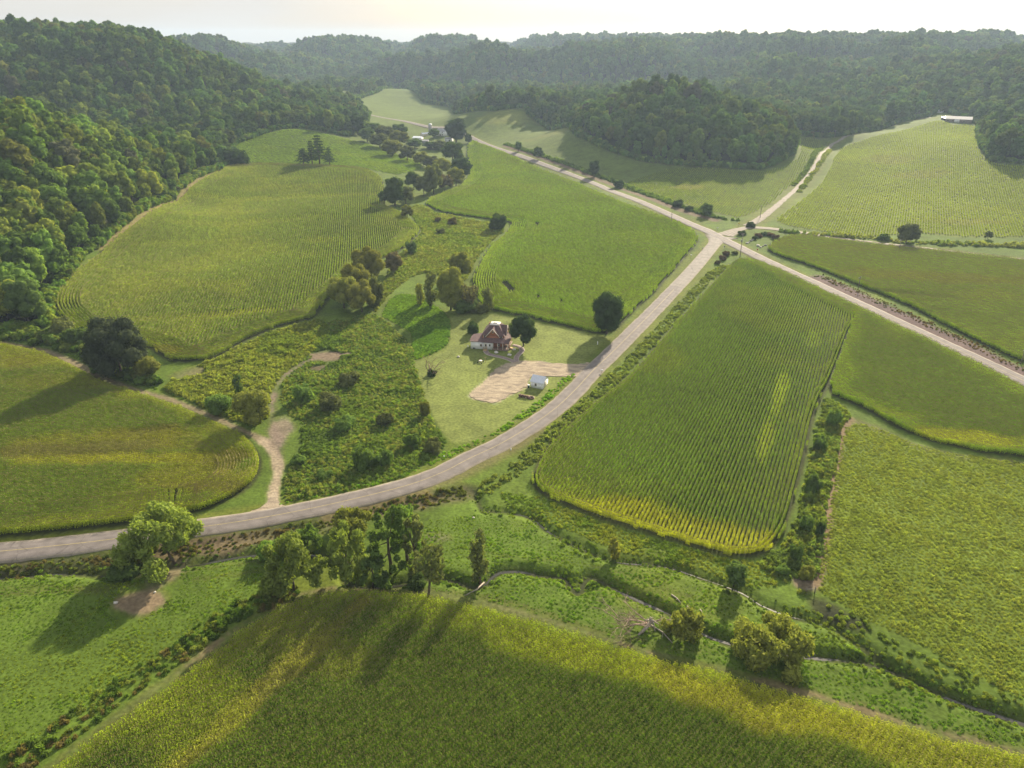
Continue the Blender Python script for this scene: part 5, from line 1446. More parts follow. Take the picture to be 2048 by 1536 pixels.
for k, (x, y, w, t_, lab) in enumerate([(608, 331, 34, 298, 'shorter dark pine of the island in the corn'), (640, 331, 40, 273, 'tallest ragged pine of the island in the corn'), (660, 332, 26, 296, 'dark pine on the farmstead side of the island in the corn'), (625, 330, 26, 284, 'pine squeezed in the middle of the island in the corn')]):
    plant('pine_tree', 'pine', x, y, w, t_, 'dk', lab, 120 + k, group='pines in the corn')
plant('shrub', 'shrub', 474, 328, 60, 296, 'dk', 'dark shrubbery at the nose of the wooded slope', 125)
# along the roads
for k, (x, y, w, t_, c_, kd, lab) in enumerate([(1037, 302, 16, 284, 'md', 'oval', 'small roadside tree, farthest of three along the county road'), (1076, 316, 20, 294, 'md', 'round', 'rounded roadside tree, middle of three along the county road'), (1188, 352, 24, 322, 'dk', 'oval', 'dark upright tree on the county road verge'),
        (1236, 376, 30, 358, 'dk', 'shrub', 'broad dark bush on the county road verge'), (1355, 414, 24, 400, 'dk', 'shrub', 'dark bush in the verge hedge before the junction'), (1378, 421, 22, 410, 'dk', 'shrub', 'smaller dark bush next to the round verge bush'), (1412, 430, 28, 406, 'md', 'round', 'neat round bush tree in the verge hedge by the junction'), (1812, 488, 46, 447, 'ol', 'round', 'solitary rounded tree beside the gravel lane'), (1975, 478, 16, 462, 'ol', 'round', 'small olive tree in the lane hedge'), (1765, 478, 30, 468, 'md', 'shrub', 'low bush in the lane hedge')]):
    plant('tree' if kd != 'shrub' else 'shrub', kd, x, y, w, t_, c_, lab, 130 + k)
# horseshoe of brush and rocks by the junction
for k, (x, y, w, t_, c_, lab) in enumerate([(1509, 479, 14, 471, 'dk', 'dark bush at one tip of the horseshoe by the junction'), (1517, 474, 18, 466, 'br', 'brown bush on the horseshoe shoulder'), (1528, 471, 18, 463, 'dk', 'dark bush at the crown of the horseshoe'), (1540, 472, 18, 464, 'br', 'brown brush next to the crown of the horseshoe'),
        (1550, 477, 18, 468, 'br', 'reddish brush at the corn side of the horseshoe'), (1553, 484, 16, 475, 'dk', 'dark bush closing the corn side of the horseshoe'), (1484, 469, 22, 461, 'md', 'grey green bush on the corner beside the rocks')]):
    plant('shrub', 'shrub', x, y, w, t_, c_, lab, 142 + k)
for k, (x, y, w, t_, c_, lab) in enumerate([(1452, 512, 20, 500, 'br', 'reddish brown brush at the junction corner of the straight rows'), (1444, 520, 18, 509, 'br', 'brown brush just below the junction brush'), (1434, 528, 14, 520, 'rd', 'last russet brush above the ditch weeds'), (1470, 508, 16, 501, 'ol', 'low dry brush under the junction pole'),
        (1500, 452, 24, 445, 'dk', 'low dark bush on the green between track and gravel lane')]):
    plant('shrub', 'shrub', x, y, w, t_, c_, lab, 150 + k)
for k, (x, y, w, t_, c_, lab) in enumerate([(1640, 1070, 20, 1040, 'dk', 'very dark bush on the pasture edge path'), (1615, 870, 0, 0, '', ''), (1665, 850, 34, 815, 'gr', 'bright bush at the head of the weedy ditch'), (1640, 900, 34, 868, 'gr', 'green bush in the upper weedy ditch'), (1625, 985, 36, 950, 'gr', 'green bush midway down the weedy ditch'), (1612, 1060, 36, 1026, 'gr', 'leafy bush in the lower weedy ditch'),
        (1590, 1120, 34, 1086, 'gr', 'dark bush near the mouth of the weedy ditch'), (1611, 1160, 32, 1130, 'yg', 'yellow green bush above the bare bank'), (1565, 1150, 34, 1126, 'gr', 'spreading bush at the corn corner of the ditch')]):
    if w: plant('shrub', 'shrub', x, y, w, t_, c_, lab, 160 + k)
for k, (x, y, w, t_, c_, lab) in enumerate([(1888, 225, 20, 213, 'ol', 'tree between the barn and the small trailer'), (1925, 228, 30, 214, 'yg', 'pale tree behind the long barn'), (1952, 244, 14, 233, 'yg', 'light bush at the end of the long barn'), (1940, 234, 16, 224, 'md', 'dark bush behind the barn roof end')]):
    plant('tree', 'round', x, y, w, t_, c_, lab, 170 + k)

# ------------------------------------------------------------------ dead wood
def branchy(m, p, d, L_, rad, depth, r, sides=5, spread=.7, flatz=1.0):
    pts = [p]; q = np.array(p, float); dd = np.array(d, float)
    for k in range(3):
        dd = unit(dd + r.normal(size=3) * .18 * np.array([1, 1, flatz])); q = q + dd * L_ / 3; pts.append(q.copy())
    m.tube(pts, [rad, rad * .85, rad * .7, rad * .5], sides)
    if depth > 0:
        for k in range(3 if depth > 1 else 4):
            s = pts[1 + k % 3]
            nd = unit(dd + r.normal(size=3) * spread * np.array([1, 1, flatz]))
            branchy(m, s, nd, L_ * (.5 + .25 * r.random()), rad * .5, depth - 1, r, max(3, sides - 1), spread, flatz)
b = U([(1298, 1262)])[0]; zb = float(hgt(*b))
M_TWIG2 = plain('weathered_brush', (0.30, 0.225, 0.175), .95, .3, 2)
t = thing('fallen_tree', 'uprooted grey dead tree with splayed roots and brushy branches lying on the pasture', 'fallen tree', (b[0], b[1], zb))
r = np.random.default_rng(4)
m = MB()
for a, e, L_ in ((3.1, .22, 7.0), (2.8, .3, 6.5), (3.5, .15, 5.5), (.15, .15, 4.0), (2.4, .35, 4.5), (3.3, .3, 6.0)):
    branchy(m, (0, 1.2, 1.0), (cos(a) * cos(e), sin(a) * cos(e), sin(e)), L_, .19, 4, r, 4, .75, .45)
m.build('branches', M_TWIG2, t)
m = MB()
m.tube([(-2.4, -1.2, .1), (-1.2, -.3, .5), (0, .6, 1.1), (.5, 1.3, 1.7)], [.2, .34, .42, .3], 8)
m.tube([(.3, 1.2, 2.2), (.9, .6, 1.6), (1.1, -.6, .5)], [.2, .17, .12], 6); m.tube([(.2, 1.2, 2.3), (1.4, 1.0, 1.4), (2.6, .6, .9)], [.22, .16, .08], 6)
m.build('trunk', M_DEAD, t)
m = MB()
for k in range(9):
    a = -2.6 + k * .62
    m.tube([(0, 1.0, 2.0), (cos(a) * .8, 1.0 + sin(a) * .5, 2.1 + .5 * sin(a * 2)), (cos(a) * 1.5, .8 + sin(a) * .7, 1.5 + .8 * sin(a))], [.14, .1, .04], 5)
m.build('roots', M_DEAD, t)
def log(label, a, b_, rad, fork=True):
    A = U([a])[0]; B = U([b_])[0]
    z0 = float(hgt(*A)); d = B - A
    t = link('log', None, None, (A[0], A[1], z0)); t.empty_display_size = .3; tag(t, label, 'log')
    m = MB()
    mid_ = d * .5 + np.array([-d[1], d[0]]) * .08
    z1 = float(hgt(*B)) - z0
    m.tube([(0, 0, rad * .7), (mid_[0], mid_[1], z1 / 2 + rad), (d[0], d[1], z1 + rad * .8)], [rad, rad * .85, rad * .45], 7)
    if fork: m.tube([(mid_[0], mid_[1], z1 / 2 + rad), (mid_[0] + d[1] * .25 + d[0] * .2, mid_[1] - d[0] * .25 + d[1] * .2, z1 / 2 + rad + .5)], [rad * .5, rad * .2], 5)
    m.build('stem', M_DEAD, t)
log('long pale fallen limb running from the uprooted tree toward the corn', (1300, 1250), (1345, 1287), .18)
log('pale log lying across the creek beside the upright willow', (968, 1166), (930, 1192), .2, False)
log('bent pale log above the bushy yellow green willow', (1343, 1190), (1362, 1208), .17)
log('short pale stick past the bent log', (1374, 1213), (1380, 1221), .15, False)
log('small forked stick on the grass near the creek', (1400, 1219), (1404, 1228), .12)
log('broken log at the water by the wide feathery willow', (1615, 1292), (1630, 1312), .2)
b = U([(862, 752)])[0]
t = thing('dead_sapling', 'leafless spreading sapling on the lawn edge', 'dead tree', (b[0], b[1], float(hgt(*b))))
m = MB(); r = np.random.default_rng(9)
for a in (0.2, 1.5, 2.6, 3.6, 5.0):
    branchy(m, (0, 0, .2), (cos(a) * .45, sin(a) * .45, .9), 4.6, .16, 3, r, 5, .35)
m.build('branches', M_TWIG, t)
m = MB(); m.tube([(0, 0, -.2), (0, 0, .5)], [.22, .16], 6); m.build('trunk', M_BARK, t)

# ------------------------------------------------------------------ brick farmhouse
M_BRICK = plain('orange_brick', (0.36, 0.150, 0.085), .9, .2, 1.6, bump=.2)
M_SHING = plain('purple_brown_shingles', (0.125, 0.078, 0.076), .85, .25, 1.4, bump=.3)
M_SIDING = plain('white_siding', (0.84, 0.84, 0.84), .6, .04, 2)
M_TRIM = plain('cream_trim', (0.72, 0.66, 0.55), .6)
M_GLASS = plain('dark_glass', (0.02, 0.024, 0.03), .12, spec=.6)
M_WOOD = plain('new_lumber', (0.46, 0.33, 0.18), .8, .15, 3)
M_DECK = plain('white_membrane', (0.72, 0.68, 0.62), .7, .08, 2)
M_DARK = plain('dark_opening', (0.03, 0.026, 0.024), .9)
M_METAL = plain('galvanised_roof', (0.62, 0.66, 0.72), .45, .06, 1.2, metallic=.25)
M_STONE = plain('pale_stone', (0.55, 0.52, 0.46), .9, .25, 2, bump=.5)
M_GREYST = plain('grey_boulder', (0.28, 0.27, 0.25), .95, .3, 2, bump=.6)

hA = U(zz(920, 630, .078125, [(278, 855)]))[0]; hB = U(zz(920, 630, .078125, [(1110, 918)]))[0]
hrz = math.atan2(*(hB - hA)[::-1])
hz = float(hgt(*(hA * .5 + hB * .5)))
LEN = float(np.hypot(*(hB - hA)))
house = thing('brick_farmhouse', 'orange brick farmhouse with purple brown roofs, white wing and wraparound porch', 'house', (hA[0], hA[1], hz), hrz)
K = LEN / 13.4
print('house len', LEN, 'rot', math.degrees(hrz))
def win(m_par, x, y, z, w, h, ax='x', frame=M_TRIM):
    f = MB(); g = MB()
    if ax == 'x':
        f.box((x, y, z), (w + .22, .10, h + .22)); g.box((x, y - .06, z), (w, .06, h)); f.box((x, y - .10, z), (w, .04, .05))
    else:
        f.box((x, y, z), (.10, w + .22, h + .22)); g.box((x + .06, y, z), (.06, w, h)); f.box((x + .10, y, z), (.04, w, .05))
    wo = f.build('window', frame, m_par); g.build('pane', M_GLASS, wo)
    return wo
# main block 4.3..13, y 2.6..12.6, eaves 5.3
X0, X1, Y0, Y1, EZ = 4.3, 13.0, 2.6, 12.4, 5.4
m = MB(); m.box(((X0 + X1) / 2, (Y0 + Y1) / 2, EZ / 2 - .2), (X1 - X0, Y1 - Y0, EZ + .4))
m.prism([(6.1, EZ - .2), (11.3, EZ - .2), (8.7, EZ + 2.75)], Y0 - .35, Y0 + 3.0)          # front gable wall
m.box((8.7, Y0 - .1, EZ / 2), (5.2, .5, EZ - .02))
wall = m.build('wall', M_BRICK, house)
m = MB(); m.prism([(Y0 + 2.3, EZ - .2), (Y1 - 2.3, EZ - .2), (7.5, EZ + 2.75)], -.35, 3.0)    # side gable (turned below)
sg = m.mesh('wall', M_BRICK)
o_ = link('wall', sg, house); o_.rotation_euler = (0, 0, pi / 2); o_.location = (X1, 0, 0)
# roof: truncated hip + cross gables
DZ = 8.5
dx0, dx1, dy0, dy1 = 6.9, 10.5, 5.9, 9.3
ov = .45
e = [(X0 - ov, Y0 - ov, EZ - .15), (X1 + ov, Y0 - ov, EZ - .15), (X1 + ov, Y1 + ov, EZ - .15), (X0 - ov, Y1 + ov, EZ - .15)]
dk = [(dx0, dy0, DZ), (dx1, dy0, DZ), (dx1, dy1, DZ), (dx0, dy1, DZ)]
m = MB()
for k in range(4):
    m.face([e[k], e[(k + 1) % 4], dk[(k + 1) % 4], dk[k]])
m.face(e[::-1]); m.face(dk)
def gable_roof(m, cx, hw, y0, y1, zb, zr, th=.14):
    for s in (-1, 1):
        a = (cx + s * (hw + .4), y0, zb - .4 * (zr - zb) / hw); b2 = (cx, y0, zr); c2 = (cx, y1, zr); d2 = (cx + s * (hw + .4), y1, zb - .4 * (zr - zb) / hw)
        top = [(p[0], p[1], p[2] + th) for p in (a, b2, c2, d2)]
        lo_ = [a, b2, c2, d2]
        m.face(top if s < 0 else top[::-1]); m.face(lo_[::-1] if s < 0 else lo_)
        for i in range(4):
            j = (i + 1) % 4
            m.face([lo_[i], lo_[j], top[j], top[i]])
gable_roof(m, 8.7, 2.6, Y0 - .75, dy0 + .6, EZ - .2, EZ + 2.8)
roof = m.build('roof', M_SHING, house)
m = MB(); gable_roof(m, 7.5, 2.6, -.75, 3.8, EZ - .2, EZ + 2.8)
rs = m.build('roof', M_SHING, house); rs.rotation_euler = (0, 0, pi / 2); rs.location = (X1, 0, 0)
m = MB(); m.box(((dx0 + dx1) / 2, (dy0 + dy1) / 2, DZ + .06), (dx1 - dx0 + .3, dy1 - dy0 + .3, .22))
dkob = m.build('roof_deck', M_DECK, roof)
m = MB(); m.box(((dx0 + dx1) / 2, (dy0 + dy1) / 2 + .2, DZ + .2), (1.7, 1.0, .08)); m.build('roof_hatch', M_DARK, roof)
# barge boards
m = MB()
for s in (-1, 1):
    a = np.array([8.7 + s * 3.0, Y0 - .80, EZ - .2 - .46]); b2 = np.array([8.7, Y0 - .80, EZ + 2.8])
    m.tube([a, b2], [.13, .13], 4)
m.build('barge_board', M_TRIM, roof)
m = MB()
for s in (-1, 1):
    m.tube([(X1 + .80, 7.5 + s * 3.0, EZ - .66), (X1 + .80, 7.5, EZ + 2.8)], [.13, .13], 4)
m.build('barge_board', M_TRIM, roof)
for x in (5.3, 12.1): win(wall, x, Y0 - .02, 4.55, .75, 1.0)
for x in (8.1, 9.4): win(wall, x, Y0 - .37, 6.6, .55, .9) if False else None
win(wall, 8.7, Y0 - .37, 6.75, .5, .6)
for y in (4.0, 7.5, 10.8): win(wall, X1 + .02, y, 4.35, .85, 1.2, 'y')
win(wall, X1 + .38, 7.5, 6.3, .7, .9, 'y')
for y in (4.2, 10.2): win(wall, X1 + .02, y, 1.5, .85, 1.4, 'y')
win(wall, 11.0, Y0 - .37, 1.6, .9, 1.3); win(wall, 5.2, Y1, 4.4, .8, 1.1)
# white wing and entry, with lean-to roof
m = MB(); m.box((2.45, 3.4, 1.6), (4.9, 6.8, 3.6)); m.box((6.9, 1.75, 1.6), (3.9, 2.9, 3.56))
wing = m.build('wing', M_SIDING, house)
m = MB()
m.face([(-.35, -.45, 3.4), (5.0, -.45, 3.4), (5.0, 3.0, 4.55), (4.25, 6.9, 4.55), (-.35, 6.9, 3.6), (-.35, 3.0, 4.15)])
m.face([(-.35, -.45, 3.25), (-.35, 3.0, 4.0), (-.35, 6.9, 3.45), (4.25, 6.9, 4.4), (5.0, 3.0, 4.4), (5.0, -.45, 3.25)])
m.face([(-.35, -.45, 3.25), (5.0, -.45, 3.25), (5.0, -.45, 3.4), (-.35, -.45, 3.4)]); m.face([(-.35, 6.9, 3.45), (-.35, -.45, 3.25), (-.35, -.45, 3.4), (-.35, 6.9, 3.6)])
m.build('wing_roof', M_SHING, house)
m = MB(); m.box((.0, 3.4, 3.0), (.06, 6.6, .5)); m.build('fascia', M_TRIM, wing)
# porch roof wrapping front and right side
m = MB()
P_in = [(5.0, Y0, 4.45), (X1, Y0, 4.45), (X1, 9.6, 4.45)]; P_out = [(5.0, -.4, 3.35), (15.6, -.4, 3.35), (15.6, 9.6, 3.35)]
for k in range(2):
    m.face([P_out[k], P_out[k + 1], P_in[k + 1], P_in[k]])
    a, b2 = P_out[k], P_out[k + 1]
    m.face([(a[0], a[1], a[2] - .2), (b2[0], b2[1], b2[2] - .2), b2, a])
m.face([(p[0], p[1], p[2] - .2) for p in (P_out[0], P_in[0], P_in[1], P_in[2], P_out[2], P_out[1])])
m.face([P_out[2], (15.6, 9.6, 3.15), (X1, 9.6, 3.15), P_in[2]])
m.build('porch_roof', M_SHING, house)
m = MB(); m.box((12.1, 1.05, .3), (6.5, 2.9, .3)); m.box((14.2, 5.6, .3), (2.4, 8.0, .295))
m.build('porch_floor', plain('porch_boards', (0.26, 0.19, 0.15), .85, .2, 2), house)
for k, (x, y) in enumerate([(9.2, -.2), (11.2, -.2), (13.2, -.2), (15.2, -.2), (15.2, 2.2), (15.2, 4.6), (15.2, 7.0), (15.2, 9.3)]):
    m = MB(); m.box((x, y, 1.8), (.18, .18, 2.8)); m.box((x, y, 3.08), (.3, .3, .12)); m.build('porch_post', M_TRIM if k < 4 else M_WOOD, house)
m = MB()
for a, b2 in (((9.2, -.2), (13.2, -.2)), ((15.2, -.2), (15.2, 4.6))):
    for z in (.62, 1.25): m.tube([(a[0], a[1], z), (b2[0], b2[1], z)], [.05, .05], 4)
    n_ = 16
    for k in range(1, n_): 
        q = np.array(a) + (np.array(b2) - np.array(a)) * k / n_; m.tube([(q[0], q[1], .5), (q[0], q[1], 1.25)], [.025, .025], 4)
m.build('porch_rail', plain('red_brown_rail', (0.22, 0.12, 0.09), .8, .2, 3), house)
win(wing, 4.25, -.02, 1.75, .65, .85); win(wing, 7.75, .28, 1.85, .6, .75)
f = MB(); f.box((6.15, .28, 1.35), (1.15, .12, 2.35)); dr = f.build('door', M_TRIM, house)
f = MB(); f.box((6.15, .20, 1.75), (.55, .06, .9)); f.build('pane', M_GLASS, dr)
f = MB(); f.box((6.55, .19, 1.2), (.06, .08, .12)); f.build('handle', M_DARK, dr)
f = MB(); f.box((1.3, -.05, .25), (.7, .12, .45)); f.build('basement_vent', M_DARK, wing)
for nm, ox, oy, rz, n_ in (('steps', 6.1, -.4, 0, 4), ('steps', 15.6, 2.6, pi / 2, 4)):
    m = MB()
    for k in range(n_):
        h_ = .5 * (1 - k / n_) + .02
        m.box((0, -.15 - .32 * k, h_ / 2), (1.5, .33, h_))
    for s in (-.72, .72):
        m.tube([(s, -.05, 1.35), (s, -1.4, .95)], [.05, .05], 4)
        for k in (0, 1): m.tube([(s, -.1 - 1.2 * k, .0), (s, -.1 - 1.2 * k, 1.34 - .36 * k)], [.05, .05], 4)
    so = m.build(nm, M_WOOD, house); so.location = (ox, oy, 0); so.rotation_euler = (0, 0, rz)
m = MB(); m.tube([(5.6, 11.2, 4.6), (5.6, 11.2, 7.4)], [.36, .36], 4); m.build('chimney', M_BRICK, roof)
house.scale = (K, K, K)

# ------------------------------------------------------------------ simple buildings
def building(name, label, cat, a_px, b_px, depth, h, rise, wall_m, roof_m, wins=(), door=None, over=.3, gdoor=None, hscale=1.0):
    A = U([a_px])[0]; B = U([b_px])[0]
    w = float(np.hypot(*(B - A))); rz = math.atan2(*(B - A)[::-1])
    t = thing(name, label, cat, (A[0], A[1], float(hgt(*((A + B) / 2)))), rz)
    m = MB(); m.box((w / 2, depth / 2, h / 2 - .2), (w, depth, h + .4))
    pr = [(0, h), (depth, h), (depth / 2, h + rise)]
    for x in (0.01, w - .01):
        m.face([(x, p[0], p[1]) for p in pr] if x > 1 else [(x, p[0], p[1]) for p in pr][::-1])
    wl_ = m.build('wall', wall_m, t)
    m = MB(); th = .12; sl = rise / (depth / 2)
    for s in (0, 1):
        ye = -over if s == 0 else depth + over; ze = h - over * sl
        lo_ = [(-over, ye, ze), (w + over, ye, ze), (w + over, depth / 2, h + rise), (-over, depth / 2, h + rise)]
        if s: lo_ = lo_[::-1]
        tp = [(p[0], p[1], p[2] + th) for p in lo_]
        m.face(tp); m.face(lo_[::-1])
        for i in range(4):
            j = (i + 1) % 4; m.face([lo_[i], lo_[j], tp[j], tp[i]])
    m.build('roof', roof_m, t)
    for (fx, z, ww, hh) in wins:
        win(wl_, w * fx, -.02, z, ww, hh)
    if door:
        f = MB(); f.box((w * door[0], -.03, door[2] / 2), (door[1], .1, door[2])); d_ = f.build('door', door[3], t)
        f = MB(); f.box((w * door[0] + door[1] * .35, -.1, door[2] * .48), (.1, .06, .1)); f.build('handle', M_DARK, d_)
    if gdoor:
        f = MB(); f.box((w + .03, depth / 2, gdoor[1] / 2), (.1, gdoor[0], gdoor[1])); g_ = f.build('garage_door', M_TRIM, t)
        f = MB()
        for k in range(1, 4): f.box((w + .09, depth / 2, gdoor[1] * k / 4), (.03, gdoor[0], .04))
        f.build('panel_line', M_DARK, g_)
    return t
building('garage', 'small white garage with blue white metal roof beside the driveway', 'garage', (1061.2, 774.2), (1085.2, 779.0), 5.0, 2.35, 1.45, M_SIDING, M_METAL, [(.42, 1.35, .6, .8)], (.80, .85, 1.95, M_SIDING), .25, (2.6, 2.1))
b = U([(1057.2, 775.5)])[0]
t = thing('wheelie_bin', 'dark green wheeled bin with pale lid by the garage corner', 'bin', (b[0], b[1], float(hgt(*b))), hrz)
m = MB(); m.prism([(-.3, .05), (.3, .05), (.36, 1.0), (-.36, 1.0)], -.32, .32); m.build('body', plain('bin_green', (0.02, 0.07, 0.06), .5), t)
m = MB(); m.box((0, 0, 1.05), (.8, .74, .1)); m.build('lid', M_SIDING, t)
for s in (-.26, .26):
    m = MB(); m.tube([(s - .05, .3, .12), (s + .05, .3, .12)], [.12, .12], 8); m.build('wheel', M_DARK, t)

M_GREYR = plain('grey_shed_roof', (0.30, 0.30, 0.31), .7, .1, 1)
building('farmhouse', 'white two storey farmhouse half hidden by the great dark tree', 'house', (872, 271), (889, 273), 9, 5.2, 2.6, M_SIDING, M_GREYR, [(.25, 1.6, 1.0, 1.4), (.75, 1.6, 1.0, 1.4), (.25, 4.2, 1.0, 1.3), (.75, 4.2, 1.0, 1.3)], (.5, 1.1, 2.1, M_DARK))
building('cottage', 'small white outbuilding with one dark window at the farmstead', 'outbuilding', (889.5, 284), (901.5, 285), 6, 3.6, 1.6, M_SIDING, M_GREYR, [(.78, 2.0, 1.6, 1.6), (.2, 2.2, .7, 1.3)])
building('machine_shed', 'low white roofed machine shed among the farmstead scrub', 'shed', (825, 280), (841, 281), 12, 2.6, 1.2, M_SIDING, M_METAL, [(.3, 1.4, 1.2, .8)])
building('long_shed', 'long narrow pale shed running toward the farmhouse', 'shed', (846, 273), (862, 269), 5, 2.2, 1.0, M_TRIM, M_METAL, [(.5, 1.3, 1.0, .7)])
building('lean_shed', 'grey roofed shed in front of the machine shed', 'shed', (842, 286), (856, 286.5), 8, 2.3, 1.0, M_GREYR, M_GREYR)
b = U([(861, 267)])[0]
t = thing('silo', 'thin grey concrete silo with domed cap at the farmstead', 'silo', (b[0], b[1], float(hgt(*b))))
m = MB(); m.tube([(0, 0, -.3), (0, 0, 10)], [2.2, 2.2], 14); m.build('body', plain('silo_concrete', (0.36, 0.35, 0.33), .9, .15, .8), t, True)
m = MB(); m.tube([(0, 0, 10), (0, 0, 10.9), (0, 0, 11.5)], [2.3, 1.7, .3], 14); m.build('cap', M_METAL, t, True)
m = MB()
for z in range(1, 10): m.tube([(0, 0, z), (0, 0, z + .12)], [2.24, 2.24], 14)
m.build('hoops', M_GREYR, t)
b = U([(845, 270)])[0]
t = thing('tractor', 'small blue tractor parked by the machine shed', 'tractor', (b[0], b[1], float(hgt(*b))), .6)
M_BLUE = plain('tractor_blue', (0.04, 0.08, 0.28), .4)
m = MB(); m.box((1.0, 0, 1.15), (1.9, .8, .8)); m.box((-.3, 0, .95), (1.2, .7, .5)); m.build('body', M_BLUE, t)
m = MB(); m.box((-.5, 0, 1.9), (1.3, 1.2, 1.4)); m.build('cab', M_GLASS, t)
m = MB(); m.box((-.5, 0, 2.66), (1.5, 1.4, .12)); m.build('cab_roof', M_BLUE, t)
for x, rr in ((-.7, .85), (1.6, .5)):
    for s in (-.75, .75):
        m = MB(); m.tube([(x, s - .2, rr), (x, s + .2, rr)], [rr, rr], 12); m.build('wheel', M_DARK, t)
building('long_barn', 'long white roofed barn with boarded walls at the top of the soybean field', 'barn', (1889, 243.5), (1942, 248), 14, 3.6, 2.4, plain('weathered_boards', (0.26, 0.22, 0.20), .9, .25, .6), plain('weathered_barn_roof', (0.40, 0.40, 0.39), .7, .15, .4), [(.12, 1.9, 1.6, 1.0), (.28, 1.9, 1.6, 1.0), (.72, 1.9, 1.6, 1.0)], (.45, 5.0, 3.4, M_SIDING))
building('lean_shed', 'white lean shed at the end of the long barn', 'shed', (1882, 239), (1889, 241), 8, 2.6, .8, M_DARK, M_METAL)
building('farm_trailer', 'small white trailer house at the end of the gravel track', 'trailer', (1872, 225.5), (1883, 226), 6, 3.0, .9, M_SIDING, M_METAL, [(.3, 1.7, 1.2, 1.0), (.7, 1.7, 1.2, 1.0)])

# ------------------------------------------------------------------ poles, signs, small things
M_POLE = plain('weathered_pole', (0.21, 0.18, 0.15), .95, .2, 3)
def pole(a, top, label, arm=True, double=False):
    b = U([a])[0]; H = float(np.clip(up_h(b, top, a[0]), 6, 13))
    t = thing('utility_pole', label, 'utility pole', (b[0], b[1], float(hgt(*b))), .6, 'utility poles along the roads')
    m = MB(); m.tube([(0, 0, -.5), (0, 0, H * .5), (0, 0, H)], [.20, .17, .13], 8); m.build('shaft', M_POLE, t)
    if arm:
        m = MB(); m.box((0, .16, H - .6), (2.4, .12, .14)); m.tube([(.8, .16, H - .62), (0, .14, H - 1.4)], [.03, .03], 4); m.tube([(-.8, .16, H - .62), (0, .14, H - 1.4)], [.03, .03], 4); ca_ = m.build('cross_arm', M_POLE, t)
        for x in (-1.1, -.4, .4, 1.1):
            m = MB(); m.tube([(x, .16, H - .54), (x, .16, H - .3)], [.05, .07], 6); m.build('insulator', M_SIDING, ca_)
    if double:
        m = MB(); m.tube([(-.45, 0, H * .62), (-.45, 0, H * .74)], [.25, .25], 8); m.build('transformer', M_GREYR, t)
pole((1480, 513), 458, 'tall utility pole with transformer on the junction corner', True, True)
pole((1342, 448), 426, 'utility pole on the corn edge before the junction')
pole((1520, 436), 410, 'utility pole at the foot of the gravel track')
pole((1716, 577), 555, 'utility pole in the brown ditch of the county road')
pole((2041, 728), 700, 'utility pole at the far end of the brown ditch')
pole((1797, 503), 479, 'utility pole in the corn beside the gravel lane')
pole((1669, 275), 260, 'utility pole where the track bends below the wood')
pole((1758, 253), 238, 'utility pole midway up the climbing track')
pole((1836, 236), 224, 'utility pole nearest the trailer house')

M_RED = plain('sign_red', (0.45, 0.03, 0.03), .5); M_SGN = plain('sign_back', (0.35, 0.36, 0.37), .45, metallic=.4); M_GRN = plain('sign_green', (0.02, 0.16, 0.07), .5); M_YSG = plain('sign_yellow', (0.62, 0.45, 0.03), .5)
def sign(px, kind, label, rz, H=2.3):
    b = U([px])[0]
    t = thing('road_sign', label, 'sign', (b[0], b[1], float(hgt(*b)) + .0), rz)
    m = MB(); m.box((0, 0, H / 2 - .2), (.09, .07, H + .4)); m.build('post', M_POLE, t)
    m = MB()
    if kind == 'stop':
        P = [(.42 * cos(pi / 8 + k * pi / 4), H - .25 + .42 * sin(pi / 8 + k * pi / 4)) for k in range(8)]
        m.prism(P, -.08, -.05); m.build('face', M_RED, t)
        m = MB(); m.prism([(p[0], p[1]) for p in P], -.045, -.03); m.build('back', M_SGN, t)
    elif kind == 'diamond':
        m.prism([(-.5, H - .3), (0, H - .8), (.5, H - .3), (0, H + .2)], -.08, -.05); m.build('face', M_YSG, t)
        m = MB(); m.prism([(-.5, H - .3), (0, H - .8), (.5, H - .3), (0, H + .2)], -.045, -.03); m.build('back', M_SGN, t)
    else:
        m.box((0, -.07, H - .2), (.9, .03, .5)); m.build('face', M_SIDING if kind == 'white' else M_GRN, t)
        m = MB(); m.box((0, -.045, H - .2), (.88, .015, .48)); m.build('back', M_SGN, t)
sign((1448, 500), 'stop', 'stop sign at the end of the pale road stub', 2.6)
sign((1434, 462), 'white', 'white sign board opposite the pale road stub', .2)
sign((1477, 453), 'diamond', 'warning sign on the grass corner by the gravel track', .4)
sign((1514, 506), 'stop', 'stop sign on the horseshoe corner of the junction', -1.0)
sign((1597, 471), 'green', 'small road sign beside the gravel lane', .8)
sign((1405, 500), 'green', 'small marker on the verge between corn and pale road stub', 2.4, 1.3)
def mailbox(px, label, rz):
    b = U([px])[0]
    t = thing('mailbox', label, 'mailbox', (b[0], b[1], float(hgt(*b))), rz)
    m = MB(); m.box((0, 0, .45), (.12, .12, 1.3)); m.build('post', M_POLE, t)
    m = MB(); m.prism([(-.2, 1.05)] + [(.2 * cos(a), 1.25 + .2 * sin(a)) for a in np.linspace(pi, 0, 7)] + [(.2, 1.05)], -.4, .4); bx = m.build('box', M_SIDING, t)
    m = MB(); m.box((.22, .1, 1.4), (.03, .06, .3)); m.build('flag', M_RED, bx)
mailbox((1203.5, 746), 'white mailbox across the road from the driveway', .9)
mailbox((1382, 514), 'white mailbox on the corn verge of the pale road stub', .9)
def marker(px, label, H=1.2):
    b = U([px])[0]
    t = thing('marker_post', label, 'post', (b[0], b[1], float(hgt(*b))))
    m = MB(); m.tube([(0, 0, -.2), (0, 0, H)], [.16, .14], 8); m.build('shaft', M_SIDING, t)
    m = MB(); m.tube([(0, 0, H), (0, 0, H + .12)], [.2, .1], 8); m.build('cap', M_SIDING, t)
